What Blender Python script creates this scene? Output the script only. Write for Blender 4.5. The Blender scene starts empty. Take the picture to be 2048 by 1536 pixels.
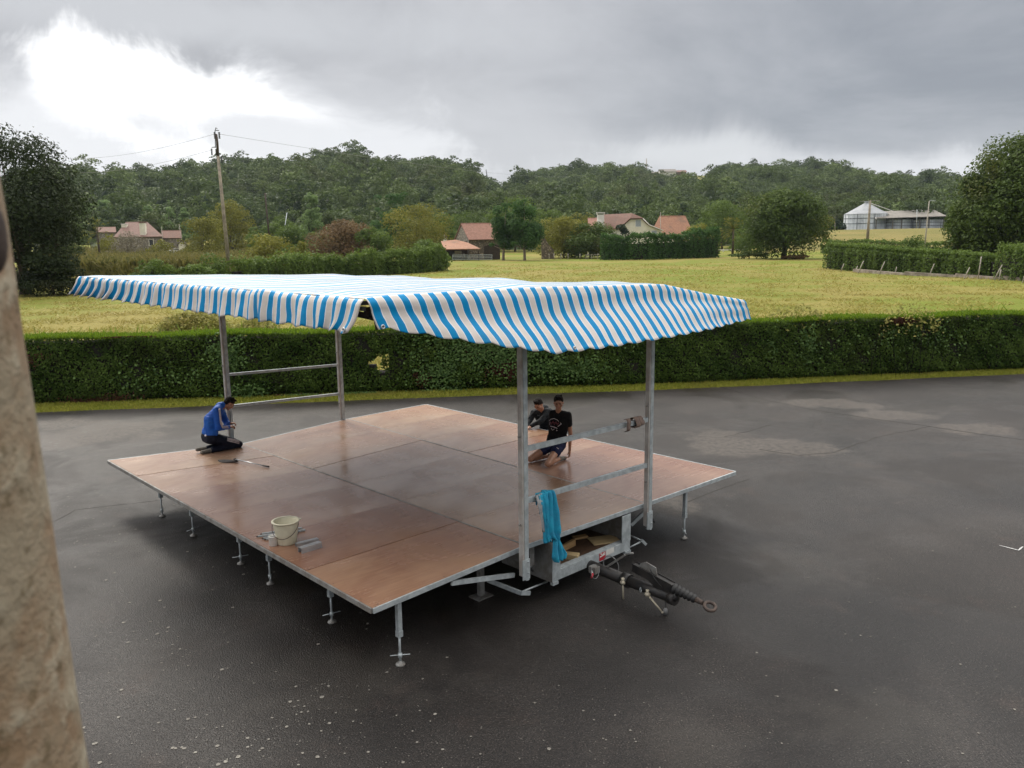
import bpy, bmesh, math, random
import numpy as np
from mathutils import Vector, Matrix, noise as mnoise
R = math.radians
scene = bpy.context.scene
COL = scene.collection
rng = np.random.default_rng(7)
random.seed(7)

# ------------------------------------------------------------------ camera
FPX, PITCH, ROLL, CAMH = 1622.84, R(10.122), R(-0.6831), 4.611   # focal length in pixels of a 2048 wide picture
cp, sp = math.cos(PITCH), math.sin(PITCH)
FWD = np.array([0, cp, -sp]); _u = np.array([0, sp, cp]); _r = np.array([1.0, 0, 0])
RGT = math.cos(ROLL) * _r + math.sin(ROLL) * _u
UPV = -math.sin(ROLL) * _r + math.cos(ROLL) * _u
CAM = np.array([0, 0, CAMH])
cd = bpy.data.cameras.new("camera"); cam = bpy.data.objects.new("camera", cd); COL.objects.link(cam)
cd.sensor_width = 36; cd.sensor_fit = 'HORIZONTAL'; cd.lens = 36 * FPX / 2048
cd.clip_start = 0.05; cd.clip_end = 6000
cd.dof.use_dof = True; cd.dof.focus_distance = 14; cd.dof.aperture_fstop = 9
cam.matrix_world = Matrix(((RGT[0], UPV[0], -FWD[0], 0), (RGT[1], UPV[1], -FWD[1], 0), (RGT[2], UPV[2], -FWD[2], CAMH), (0, 0, 0, 1)))
scene.camera = cam

# ------------------------------------------------------------------ sky and sun
SUN_AZ, SUN_EL = -32.0, 42.0        # degrees clockwise from +Y, elevation: behind the thin bright cloud
scene.view_settings.view_transform = 'Standard'; scene.view_settings.look = 'None'
scene.view_settings.exposure = 0.0; scene.view_settings.gamma = 1
scene.cycles.max_bounces = 7; scene.cycles.diffuse_bounces = 3; scene.cycles.glossy_bounces = 3
scene.cycles.transmission_bounces = 3; scene.cycles.transparent_max_bounces = 8
scene.cycles.use_denoising = True; scene.cycles.sample_clamp_indirect = 6
w = bpy.data.worlds.new("World"); scene.world = w; w.use_nodes = True
nt = w.node_tree; nt.nodes.clear()
def N(nt, t, **k):
    n = nt.nodes.new(t)
    for a, b in k.items(): setattr(n, a, b)
    return n
def math_node(nt, op, a, b=None, clamp=False):
    n = N(nt, 'ShaderNodeMath', operation=op, use_clamp=clamp)
    for i, v in enumerate((a, b)):
        if v is None: continue
        if isinstance(v, (int, float)): n.inputs[i].default_value = v
        else: nt.links.new(v, n.inputs[i])
    return n.outputs[0]
def smooth_node(nt, v, lo, hi):
    n = N(nt, 'ShaderNodeMapRange', interpolation_type='SMOOTHSTEP')
    n.inputs['From Min'].default_value = lo; n.inputs['From Max'].default_value = hi
    nt.links.new(v, n.inputs['Value']); return n.outputs['Result']
def mix_node(nt, f, a, b, mode='MIX'):
    n = N(nt, 'ShaderNodeMix', data_type='RGBA', blend_type=mode)
    for s, v in (('Factor', f), ('A', a), ('B', b)):
        i = [x for x in n.inputs if x.name == s and (x.type == ('VALUE' if s == 'Factor' else 'RGBA'))][0]
        if isinstance(v, (int, float)): i.default_value = v
        elif isinstance(v, tuple): i.default_value = tuple(v) + ((1,) if len(v) == 3 else ())
        else: nt.links.new(v, i)
    return [o for o in n.outputs if o.type == 'RGBA'][0]
def noise_node(nt, vec, scale, detail=4, rough=.55, dist=0, out='Fac'):
    n = N(nt, 'ShaderNodeTexNoise'); n.inputs['Scale'].default_value = scale; n.inputs['Detail'].default_value = detail
    n.inputs['Roughness'].default_value = rough; n.inputs['Distortion'].default_value = dist
    nt.links.new(vec, n.inputs['Vector']); return n.outputs[out]
tc = N(nt, 'ShaderNodeTexCoord'); sep = N(nt, 'ShaderNodeSeparateXYZ'); nt.links.new(tc.outputs['Generated'], sep.inputs[0])
X, Y, Z = sep.outputs
zz = math_node(nt, 'ADD', math_node(nt, 'MAXIMUM', Z, 0.0), 0.10)
comb = N(nt, 'ShaderNodeCombineXYZ')
nt.links.new(math_node(nt, 'DIVIDE', X, zz), comb.inputs[0]); nt.links.new(math_node(nt, 'DIVIDE', Y, zz), comb.inputs[1])
deck = comb.outputs[0]                                   # the cloud deck seen as a plane overhead
n1 = noise_node(nt, deck, 0.50, 8, .60, .5); n2 = noise_node(nt, deck, 0.17, 4, .5, .3); n3 = noise_node(nt, tc.outputs['Generated'], 5.5, 7, .62, .6)
cl = math_node(nt, 'ADD', math_node(nt, 'MULTIPLY', n1, .55), math_node(nt, 'MULTIPLY', n2, .45))
left_ = mix_node(nt, smooth_node(nt, cl, .38, .60), (.39, .395, .42), (.67, .675, .70))
right_ = mix_node(nt, smooth_node(nt, cl, .40, .58), (.29, .31, .35), (.45, .465, .50))
base = mix_node(nt, smooth_node(nt, X, -.12, .40), left_, right_)
AZ = N(nt, 'ShaderNodeMath', operation='ARCTAN2'); nt.links.new(X, AZ.inputs[0]); nt.links.new(Y, AZ.inputs[1])
wisp = math_node(nt, 'ADD', math_node(nt, 'MULTIPLY', math_node(nt, 'SUBTRACT', n1, .5), 1.6), math_node(nt, 'MULTIPLY', math_node(nt, 'SUBTRACT', n3, .5), 2.6))
def lobe(px, py, wx, wy, rot=0.0):                       # a ragged ellipse of thinner cloud round a direction
    d = FWD + (px - 1024) / FPX * RGT - (py - 768) / FPX * UPV; d = d / np.linalg.norm(d)
    az, el = math.atan2(d[0], d[1]), math.asin(d[2])
    ax_ = math_node(nt, 'SUBTRACT', AZ.outputs[0], az); ez = math_node(nt, 'SUBTRACT', Z, el); c_, s_ = math.cos(rot), math.sin(rot)
    dx = math_node(nt, 'DIVIDE', math_node(nt, 'ADD', math_node(nt, 'MULTIPLY', ax_, c_), math_node(nt, 'MULTIPLY', ez, s_)), wx)
    dz = math_node(nt, 'DIVIDE', math_node(nt, 'SUBTRACT', math_node(nt, 'MULTIPLY', ez, c_), math_node(nt, 'MULTIPLY', ax_, s_)), wy)
    q = math_node(nt, 'SQRT', math_node(nt, 'ADD', math_node(nt, 'MULTIPLY', dx, dx), math_node(nt, 'MULTIPLY', dz, dz)))
    return math_node(nt, 'ADD', q, wisp)
lit = base
for px, py, wx, wy, rot, c, lo, hi in ((900, 300, .42, .050, -.12, (.60, .605, .63), .4, 1.5), (250, 30, .40, .03, 0, (.60, .61, .635), .3, 1.6), (330, 290, .34, .085, -.15, (.88, .885, .91), .5, 1.35), (370, 225, .195, .055, -.30, (1.4, 1.4, 1.4), .55, 1.15),
                                  (620, 290, .22, .030, -.1, (.86, .865, .89), .4, 1.3), (1500, 335, .30, .022, 0, (.66, .67, .70), .3, 1.5), (1330, 310, .12, .02, 0, (.72, .73, .75), .2, 1.4), (1860, 350, .16, .028, 0, (.80, .81, .84), .3, 1.4)):
    m = smooth_node(nt, lobe(px, py, wx, wy, rot), hi, lo)
    lit = mix_node(nt, m, lit, c)
# out-of-view sky overhead brightened to light the ground; less so behind the camera
hi_ = math_node(nt, 'MULTIPLY', smooth_node(nt, Z, .32, .62), smooth_node(nt, Y, -1.0, .1))
lit = mix_node(nt, hi_, lit, (3.1, 3.0, 2.85))
sky = N(nt, 'ShaderNodeTexSky', sky_type='NISHITA'); sky.sun_disc = False
sky.sun_elevation = R(SUN_EL); sky.sun_rotation = R(SUN_AZ)
skys = N(nt, 'ShaderNodeVectorMath', operation='SCALE'); skys.inputs['Scale'].default_value = .10
nt.links.new(sky.outputs[0], skys.inputs[0])
fin = mix_node(nt, .95, skys.outputs[0], lit)
bg = N(nt, 'ShaderNodeBackground'); bg.inputs['Strength'].default_value = 1.0
wo = N(nt, 'ShaderNodeOutputWorld'); nt.links.new(fin, bg.inputs[0]); nt.links.new(bg.outputs[0], wo.inputs[0])
sl = bpy.data.lights.new("sun", 'SUN'); sl.energy = 2.0; sl.angle = R(14); sl.color = (1, .94, .84)
so = bpy.data.objects.new("sun", sl); COL.objects.link(so)
sd = Vector((math.sin(R(SUN_AZ)) * math.cos(R(SUN_EL)), math.cos(R(SUN_AZ)) * math.cos(R(SUN_EL)), math.sin(R(SUN_EL))))
so.rotation_euler = sd.to_track_quat('Z', 'Y').to_euler()

# ------------------------------------------------------------------ measuring helpers
def ray(px, py): return FWD + (px - 1024) / FPX * RGT - (py - 768) / FPX * UPV
def atz(px, py, z=0.0):
    d = ray(px, py); return CAM + (z - CAMH) / d[2] * d
def aty(px, py, y):
    d = ray(px, py); return CAM + y / d[1] * d
def proj(P):
    d = np.asarray(P, float) - CAM; z = d @ FWD
    return 1024 + FPX * (d @ RGT) / z, 768 - FPX * (d @ UPV) / z
# trailer frame: a along its front edge to the right, b towards its back left
TYAW = R(43.4425); TO = np.array([-1.51628, 7.96058])
TU = np.array([math.cos(TYAW), math.sin(TYAW)]); TV = np.array([-TU[1], TU[0]])
def atb(px, py, b):
    d = ray(px, py); t = (TO @ TV + b - CAM[:2] @ TV) / (d[:2] @ TV); P = CAM + t * d
    return Vector(((P[:2] - TO) @ TU, b, P[2]))
def ata(px, py, a):
    d = ray(px, py); t = (TO @ TU + a - CAM[:2] @ TU) / (d[:2] @ TU); P = CAM + t * d
    return Vector((a, (P[:2] - TO) @ TV, P[2]))
def atd(px, py, z=.835):
    P = atz(px, py, z); return Vector(((P[:2] - TO) @ TU, (P[:2] - TO) @ TV, z))
def tw(a, b, z):
    q = TO + a * TU + b * TV; return Vector((q[0], q[1], z))

# ------------------------------------------------------------------ object helpers
def tag(o, label=None, cat=None, group=None, kind=None):
    for k, v in (('label', label), ('category', cat), ('group', group), ('kind', kind)):
        if v: o[k] = v
    return o
def empty(name, loc=(0, 0, 0), rz=0.0, label=None, cat=None, group=None):
    o = bpy.data.objects.new(name, None); COL.objects.link(o); o.location = loc; o.rotation_euler = (0, 0, rz)
    o.empty_display_size = .2
    return tag(o, label, cat, group)
def link(name, me, m, parent=None):
    o = bpy.data.objects.new(name, me); COL.objects.link(o)
    if m is not None and not me.materials: me.materials.append(m)
    if parent is not None: o.parent = parent
    return o
def npmesh(name, V, F, tint=None, smooth=False):
    V = np.asarray(V, np.float32).reshape(-1, 3); F = np.asarray(F, np.int32); k = F.shape[1]
    me = bpy.data.meshes.new(name); me.vertices.add(len(V)); me.vertices.foreach_set('co', V.ravel())
    me.loops.add(F.size); me.loops.foreach_set('vertex_index', F.ravel())
    me.polygons.add(len(F)); me.polygons.foreach_set('loop_start', np.arange(len(F), dtype=np.int32) * k)
    if smooth: me.polygons.foreach_set('use_smooth', np.ones(len(F), bool))
    if tint is not None:
        at = me.attributes.new('tint', 'FLOAT', 'FACE'); at.data.foreach_set('value', np.asarray(tint, np.float32))
    me.update(calc_edges=True); me.validate()
    return me
def frame(d):
    d = Vector(d).normalized(); h = Vector((0, 0, 1)) if abs(d.z) < .95 else Vector((1, 0, 0))
    x = d.cross(h).normalized(); return x, x.cross(d).normalized(), d
class MB:
    def __init__(s): s.v = []; s.f = []; s.sm = []
    def add(s, vs, fs, sm=False):
        n = len(s.v); s.v += [tuple(v) for v in vs]; s.f += [tuple(i + n for i in f) for f in fs]; s.sm += [sm] * len(fs); return s
    def box(s, lo, hi):
        x0, y0, z0 = lo; x1, y1, z1 = hi
        return s.add([(x0,y0,z0),(x1,y0,z0),(x1,y1,z0),(x0,y1,z0),(x0,y0,z1),(x1,y0,z1),(x1,y1,z1),(x0,y1,z1)],
                     [(0,3,2,1),(4,5,6,7),(0,1,5,4),(1,2,6,5),(2,3,7,6),(3,0,4,7)])
    def beam(s, p0, p1, w, h, up=(0, 0, 1)):
        p0, p1 = Vector(p0), Vector(p1); d = (p1 - p0).normalized(); u = Vector(up)
        if abs(d.dot(u)) > .98: u = Vector((0, 1, 0))
        x = d.cross(u).normalized() * w / 2; y = x.normalized().cross(d).normalized() * h / 2
        q = [p + a * x + b * y for p in (p0, p1) for a, b in ((-1,-1),(1,-1),(1,1),(-1,1))]
        return s.add(q, [(0,3,2,1),(4,5,6,7),(0,1,5,4),(1,2,6,5),(2,3,7,6),(3,0,4,7)])
    def tube(s, pts, r, n=10, cap=True, sm=True):
        pts = [Vector(p) for p in pts]; rs = r if isinstance(r, (list, tuple)) else [r] * len(pts)
        vs = []; X0 = None
        for i, p in enumerate(pts):
            d = (pts[min(i + 1, len(pts) - 1)] - pts[max(i - 1, 0)]).normalized()
            X0 = frame(d)[0] if X0 is None else (X0 - d * X0.dot(d)).normalized(); Y0 = d.cross(X0)
            vs += [p + rs[i] * (math.cos(6.28318 * k / n) * X0 + math.sin(6.28318 * k / n) * Y0) for k in range(n)]
        fs = [(i*n+k, i*n+(k+1) % n, (i+1)*n+(k+1) % n, (i+1)*n+k) for i in range(len(pts) - 1) for k in range(n)]
        s.add(vs, fs, sm)
        if cap:
            s.add(vs[:n], [tuple(range(n))[::-1]]); s.add(vs[-n:], [tuple(range(n))])
        return s
    def lathe(s, c, prof, n=24, sm=True, axis=None):
        c = Vector(c); X, Yv, D = frame(axis) if axis is not None else (Vector((1,0,0)), Vector((0,1,0)), Vector((0,0,1)))
        vs = [c + D * z + r * (math.cos(6.28318*k/n) * X + math.sin(6.28318*k/n) * Yv) for r, z in prof for k in range(n)]
        fs = [(i*n+k, i*n+(k+1) % n, (i+1)*n+(k+1) % n, (i+1)*n+k) for i in range(len(prof)-1) for k in range(n)]
        return s.add(vs, fs, sm)
    def sphere(s, c, r, n=12, sc=(1, 1, 1), rot=None):
        c = Vector(c); vs = []; m = n // 2
        for i in range(m + 1):
            th = math.pi * i / m
            for k in range(n):
                p = Vector((sc[0]*math.sin(th)*math.cos(6.28318*k/n), sc[1]*math.sin(th)*math.sin(6.28318*k/n), sc[2]*math.cos(th))) * r
                vs.append(c + (rot @ p if rot else p))
        return s.add(vs, [(i*n+k, (i+1)*n+k, (i+1)*n+(k+1) % n, i*n+(k+1) % n) for i in range(m) for k in range(n)], True)
    def cap(s, p0, p1, r0, r1=None, n=12):       # a limb: tapered, round ended
        r1 = r0 if r1 is None else r1; p0, p1 = Vector(p0), Vector(p1)
        s.sphere(p0, r0, n); s.sphere(p1, r1, n); return s.tube([p0, p1], [r0, r1], n)
    def torus(s, c, R0, r, axis=(0, 0, 1), n=20, m=8, sc=1.0):
        X, Yv, D = frame(axis); c = Vector(c); vs = []
        for i in range(n):
            e = math.cos(6.28318*i/n) * X + sc * math.sin(6.28318*i/n) * Yv
            vs += [c + e * R0 + r * (math.cos(6.28318*k/m) * e.normalized() + math.sin(6.28318*k/m) * D) for k in range(m)]
        return s.add(vs, [(i*m+k, ((i+1) % n)*m+k, ((i+1) % n)*m+(k+1) % m, i*m+(k+1) % m) for i in range(n) for k in range(m)], True)
    def mesh(s, name):
        me = bpy.data.meshes.new(name); me.from_pydata(s.v, [], s.f); me.polygons.foreach_set('use_smooth', s.sm)
        bm = bmesh.new(); bm.from_mesh(me); bmesh.ops.remove_doubles(bm, verts=bm.verts, dist=1e-5)
        bmesh.ops.recalc_face_normals(bm, faces=bm.faces); bm.to_mesh(me); bm.free(); me.update(); return me
    def build(s, name, m, parent=None, bevel=0.0):
        o = link(name, s.mesh(name), m, parent)
        if bevel:
            b = o.modifiers.new('bevel', 'BEVEL'); b.width = bevel; b.segments = 2; b.limit_method = 'ANGLE'; b.angle_limit = R(40)
        return o

# ------------------------------------------------------------------ materials
def newmat(name):
    m = bpy.data.materials.new(name); m.use_nodes = True; nt = m.node_tree; nt.nodes.clear()
    out = N(nt, 'ShaderNodeOutputMaterial'); p = N(nt, 'ShaderNodeBsdfPrincipled'); nt.links.new(p.outputs[0], out.inputs[0])
    return m, nt, p, out
def coords(nt, kind='Object', scale=None):
    t = N(nt, 'ShaderNodeNewGeometry').outputs['Position'] if kind == 'World' else N(nt, 'ShaderNodeTexCoord').outputs[kind]
    if scale:
        mp = N(nt, 'ShaderNodeMapping'); mp.inputs['Scale'].default_value = scale; nt.links.new(t, mp.inputs[0]); t = mp.outputs[0]
    return t
def bump_node(nt, p, h, strength, dist=.01):
    b = N(nt, 'ShaderNodeBump'); b.inputs['Strength'].default_value = strength; b.inputs['Distance'].default_value = dist
    nt.links.new(h, b.inputs['Height']); nt.links.new(b.outputs[0], p.inputs['Normal'])
def pm(name, c1, c2=None, scale=6, rough=.6, metal=0, bump=0, bdist=.01, bscale=None, lo=.35, hi=.65, rough2=None, stretch=None, spec=None, detail=5):
    m, nt, p, out = newmat(name); v = coords(nt, 'Object', stretch)
    f = noise_node(nt, v, scale, detail, .6); f2 = smooth_node(nt, f, lo, hi)
    nt.links.new(mix_node(nt, f2, c1, c2 or tuple(x * .75 for x in c1)), p.inputs['Base Color'])
    p.inputs['Roughness'].default_value = rough; p.inputs['Metallic'].default_value = metal
    if spec is not None: p.inputs['Specular IOR Level'].default_value = spec
    if rough2 is not None:
        r = N(nt, 'ShaderNodeMapRange'); r.inputs['To Min'].default_value = rough; r.inputs['To Max'].default_value = rough2
        nt.links.new(f2, r.inputs['Value']); nt.links.new(r.outputs[0], p.inputs['Roughness'])
    if bump: bump_node(nt, p, noise_node(nt, v, bscale or scale * 4, 4), bump, bdist)
    return m
def leafmat(name, dark, light, trans=.3, nscale=.5, warm=None, rough=.6):
    """leaf colour runs dark..light with each leaf's own tint; patches of the plant are warmer"""
    m, nt, p, out = newmat(name)
    a = N(nt, 'ShaderNodeAttribute', attribute_name='tint'); v = coords(nt, 'Object')
    c = mix_node(nt, a.outputs['Fac'], dark, light)
    if warm: c = mix_node(nt, math_node(nt, 'MULTIPLY', smooth_node(nt, noise_node(nt, v, nscale, 2), .52, .70), .45), c, warm)
    nt.links.new(c, p.inputs['Base Color']); p.inputs['Roughness'].default_value = rough; p.inputs['Specular IOR Level'].default_value = .12
    tr = N(nt, 'ShaderNodeBsdfTranslucent'); nt.links.new(mix_node(nt, .4, c, tuple(min(1, x * 1.6) for x in light)), tr.inputs[0])
    mx = N(nt, 'ShaderNodeMixShader'); mx.inputs[0].default_value = trans
    nt.links.new(p.outputs[0], mx.inputs[1]); nt.links.new(tr.outputs[0], mx.inputs[2]); nt.links.new(mx.outputs[0], out.inputs[0])
    return m
def leaves(P, D, L, W=None, tint=None, droop=.5):
    """a rhombic leaf at every point of P, facing about D; L is its length"""
    n = len(P); L = np.broadcast_to(L, (n,)); W = L * .55 if W is None else np.broadcast_to(W, (n,))
    D = D + rng.normal(0, droop, (n, 3)); D /= np.linalg.norm(D, axis=1)[:, None] + 1e-9
    t = np.cross(D, rng.normal(0, 1, (n, 3))); t /= np.linalg.norm(t, axis=1)[:, None] + 1e-9
    b = np.cross(D, t)
    V = np.stack([P - t * L[:, None] / 2, P + b * W[:, None] / 2 + D * L[:, None] * .12, P + t * L[:, None] / 2, P - b * W[:, None] / 2 + D * L[:, None] * .12], 1)
    F = np.arange(n * 4).reshape(n, 4)
    return V.reshape(-1, 3), F, (rng.random(n) if tint is None else tint)
def merge(parts):
    V = []; F = []; T = []; o = 0
    for v, f, t in parts: V.append(v); F.append(f + o); T.append(t); o += len(v)
    return np.concatenate(V), np.concatenate(F), np.concatenate(T)

M = {}
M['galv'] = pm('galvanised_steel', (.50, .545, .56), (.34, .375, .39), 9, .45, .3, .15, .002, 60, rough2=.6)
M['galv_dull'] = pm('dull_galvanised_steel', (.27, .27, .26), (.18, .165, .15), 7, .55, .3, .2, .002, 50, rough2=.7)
M['post_old'] = pm('weathered_steel', (.47, .46, .44), (.35, .31, .28), 5, .6, .2, .25, .003, 40, rough2=.75)
M['alu'] = pm('aluminium', (.55, .57, .58), (.45, .46, .48), 12, .38, .8)
M['black'] = pm('black_paint', (.012, .012, .013), (.03, .026, .024), 14, .38, 0, .3, .003, 60, rough2=.6)
M['rust'] = pm('rusty_steel', (.10, .072, .058), (.05, .038, .034), 18, .7, .3, .4, .003)
M['brass'] = pm('brass_plated_steel', (.50, .45, .34), (.38, .34, .27), 20, .4, .3)
M['rubber'] = pm('rubber', (.014, .014, .015), (.025, .025, .025), 20, .6)
M['cable'] = pm('grey_cable', (.22, .22, .22), (.15, .15, .15), 10, .5)
M['white_paint'] = pm('white_paint', (.75, .74, .70), (.62, .60, .56), 3, .5)
M['red_plastic'] = pm('red_plastic', (.5, .02, .04), (.35, .02, .03), 9, .4)
M['dark'] = pm('dark_void', (.01, .01, .01), (.015, .014, .013), 4, .8)
M['plywood_floor'] = pm('dirty_plywood', (.10, .055, .03), (.05, .03, .02), 6, .6, 0, .2, .003, stretch=(1, 6, 1))
M['timber'] = pm('sawn_timber', (.52, .33, .15), (.40, .24, .10), 5, .7, 0, .2, .002, stretch=(1, 9, 9))
M['timber_pale'] = pm('pale_timber', (.50, .38, .20), (.38, .28, .15), 5, .7, 0, .2, .002, stretch=(1, 9, 9))

# ================================================================== THE YARD
def asphalt_mat():
    m, nt, p, out = newmat('wet_asphalt'); v = coords(nt, 'World')
    big = noise_node(nt, coords(nt, 'World', (1, .45, 1)), .28, 6, .6, .8); mid = noise_node(nt, v, 1.3, 5, .6); fine = noise_node(nt, v, 55, 3, .7); grit = noise_node(nt, v, 48, 3, .85)
    c = mix_node(nt, smooth_node(nt, big, .38, .62), (.0098, .0083, .0079), (.0205, .0180, .0172))
    c = mix_node(nt, math_node(nt, 'MULTIPLY', smooth_node(nt, mid, .55, .72), .5), c, (.026, .0185, .016))
    agg = noise_node(nt, v, 62, 1, .5); agg2 = noise_node(nt, v, 21, 2, .6)
    c = mix_node(nt, 1.0, c, mix_node(nt, smooth_node(nt, agg, .36, .62), (.45, .44, .43), (1.75, 1.72, 1.68)), 'MULTIPLY')
    c = mix_node(nt, 1.0, c, mix_node(nt, smooth_node(nt, agg2, .34, .64), (.72, .72, .72), (1.25, 1.24, 1.22)), 'MULTIPLY')
    c = mix_node(nt, math_node(nt, 'MULTIPLY', smooth_node(nt, agg, .66, .74), .8), c, (.13, .12, .11))
    # faint arcs left by turning tyres
    sa = N(nt, 'ShaderNodeVectorMath', operation='DISTANCE'); nt.links.new(v, sa.inputs[0]); sa.inputs[1].default_value = (13.0, 1.0, 0)
    arc = math_node(nt, 'SINE', math_node(nt, 'ADD', math_node(nt, 'MULTIPLY', sa.outputs['Value'], 3.3), math_node(nt, 'MULTIPLY', mid, 7.0)))
    c = mix_node(nt, 1.0, c, mix_node(nt, smooth_node(nt, arc, -.8, 1.0), (.84, .82, .82), (1.14, 1.13, 1.12)), 'MULTIPLY')
    # pale, rougher patches in the asphalt colour, one mask per patch
    spN = N(nt, 'ShaderNodeSeparateXYZ'); nt.links.new(v, spN.inputs[0])
    wob = noise_node(nt, v, 1.1, 5, .65)
    tot = None
    for px, py, hx, hy in PALE_PATCHES:
        P = atz(px, py); rx = abs(atz(px + hx, py)[0] - P[0]); ry = abs(atz(px, py - hy)[1] - P[1])
        dx = math_node(nt, 'DIVIDE', math_node(nt, 'SUBTRACT', spN.outputs[0], float(P[0])), float(rx))
        dy = math_node(nt, 'DIVIDE', math_node(nt, 'SUBTRACT', spN.outputs[1], float(P[1])), float(ry))
        q = math_node(nt, 'SQRT', math_node(nt, 'ADD', math_node(nt, 'MULTIPLY', dx, dx), math_node(nt, 'MULTIPLY', dy, dy)))
        q = math_node(nt, 'ADD', q, math_node(nt, 'MULTIPLY', math_node(nt, 'SUBTRACT', wob, .5), 2.6))
        q = smooth_node(nt, q, 1.30, .70)
        tot = q if tot is None else math_node(nt, 'MAXIMUM', tot, q)
    for px, py, hx, hy_ in ((1380, 1490, 150, 60), (1590, 1130, 90, 40), (700, 1350, 200, 60), (1750, 1440, 160, 60)):   # faint worn areas
        P = atz(px, py); rx = abs(atz(px + hx, py)[0] - P[0]); ry = abs(atz(px, py - hy_)[1] - P[1]); dx = math_node(nt, 'DIVIDE', math_node(nt, 'SUBTRACT', spN.outputs[0], float(P[0])), float(rx)); dy = math_node(nt, 'DIVIDE', math_node(nt, 'SUBTRACT', spN.outputs[1], float(P[1])), float(ry))
        q = math_node(nt, 'ADD', math_node(nt, 'SQRT', math_node(nt, 'ADD', math_node(nt, 'MULTIPLY', dx, dx), math_node(nt, 'MULTIPLY', dy, dy))), math_node(nt, 'MULTIPLY', math_node(nt, 'SUBTRACT', noise_node(nt, v, 2.2, 6, .7), .5), 3.4))
        c = mix_node(nt, math_node(nt, 'MULTIPLY', smooth_node(nt, q, 1.5, .2), .13), c, (.11, .098, .082))
    pale_mask = math_node(nt, 'MULTIPLY', tot, smooth_node(nt, noise_node(nt, v, 9, 5, .7), .30, .62))
    c = mix_node(nt, math_node(nt, 'MULTIPLY', pale_mask, .5), c, (.115, .098, .083))
    nt.links.new(c, p.inputs['Base Color'])
    wet = smooth_node(nt, noise_node(nt, v, .35, 4, .6, .6), .42, .60)
    r = N(nt, 'ShaderNodeMapRange'); r.inputs['To Min'].default_value = .62; r.inputs['To Max'].default_value = .36
    nt.links.new(math_node(nt, 'MULTIPLY', wet, math_node(nt, 'SUBTRACT', 1.0, pale_mask)), r.inputs['Value']); nt.links.new(r.outputs[0], p.inputs['Roughness'])
    p.inputs['Specular IOR Level'].default_value = .36
    h = math_node(nt, 'ADD', math_node(nt, 'MULTIPLY', fine, .7), math_node(nt, 'MULTIPLY', grit, .5))
    bump_node(nt, p, math_node(nt, 'ADD', h, math_node(nt, 'MULTIPLY', agg, 1.2)), .8, .012)
    return m
PALE_PATCHES = [(190, 868, 110, 22), (120, 848, 90, 12), (290, 850, 60, 9), (1560, 895, 110, 16), (1440, 880, 70, 18), (1480, 905, 70, 10), (1650, 806, 90, 9), (1790, 830, 80, 10), (1960, 858, 70, 12), (1330, 1010, 50, 20), (1720, 812, 60, 6)]
M['asphalt'] = asphalt_mat()
def grass_mat(name, a, b, c, s1=.35, s2=6):
    m, nt, p, out = newmat(name); v = coords(nt, 'World')
    f1 = noise_node(nt, v, s1, 5, .6, .5); f2 = noise_node(nt, v, s2, 5, .75)
    col = mix_node(nt, smooth_node(nt, f1, .38, .62), a, b)
    col = mix_node(nt, math_node(nt, 'MULTIPLY', smooth_node(nt, f2, .5, .68), .7), col, c)
    nt.links.new(col, p.inputs['Base Color']); p.inputs['Roughness'].default_value = .85; p.inputs['Specular IOR Level'].default_value = .1
    bump_node(nt, p, f2, 1.0, .25); return m
M['meadow'] = grass_mat('meadow_turf', (.140, .170, .024), (.225, .190, .055), (.115, .13, .022), .07, 1.6)
M['verge'] = grass_mat('verge_turf', (.17, .20, .025), (.22, .21, .04), (.09, .11, .018), .5, 9)
M['hillfloor'] = grass_mat('hill_soil', (.030, .045, .018), (.045, .055, .02), (.02, .03, .012), .02, .3)
M['hillfield'] = grass_mat('hilltop_pasture', (.13, .15, .035), (.17, .16, .05), (.09, .10, .03), .02, .3)

VB = [(-60, 15.0), (-34, 19.9), (-14.1, 23.3), (-.4, 24.9), (4.4, 25.3), (17.5, 27.35), (45, 31.5), (70, 35)]   # foot of the clipped hedge
VA = [(-60, 13.4), (-34, 18.2), (-13.2, 22.2), (-.2, 24.0), (4.2, 24.45), (16.9, 26.6), (45, 30.7), (70, 34.2)]   # edge of the tarmac
def lerp(T, x): return float(np.interp(x, [t[0] for t in T], [t[1] for t in T]))
def sheet(name, poly, z, m, kind='structure'):
    me = bpy.data.meshes.new(name); me.from_pydata([(x, y, z) for x, y in poly], [], [tuple(range(len(poly)))]); me.update()
    return tag(link(name, me, m), kind=kind)
xs = np.linspace(-60, 70, 66)
sheet('asphalt_yard', [(-60, -30), (70, -30)] + [(x, lerp(VA, x) + .06 * math.sin(x * 3.1) + .05 * math.sin(x * 7.7)) for x in xs[::-1]], 0.0, M['asphalt'])
mb = MB()
for x0, x1 in zip(xs[:-1], xs[1:]):
    y0, y1 = lerp(VA, x0) - .12, lerp(VA, x1) - .12
    mb.add([(x0, y0, -.012), (x1, y1, -.012), (x1, y1 + .35, .012), (x0, y0 + .35, .012), (x1, y1 + 3.2, .016), (x0, y0 + 3.2, .016)], [(0, 1, 2, 3), (3, 2, 4, 5)])
tag(mb.build('grass_verge', M['verge']), kind='structure')

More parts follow.
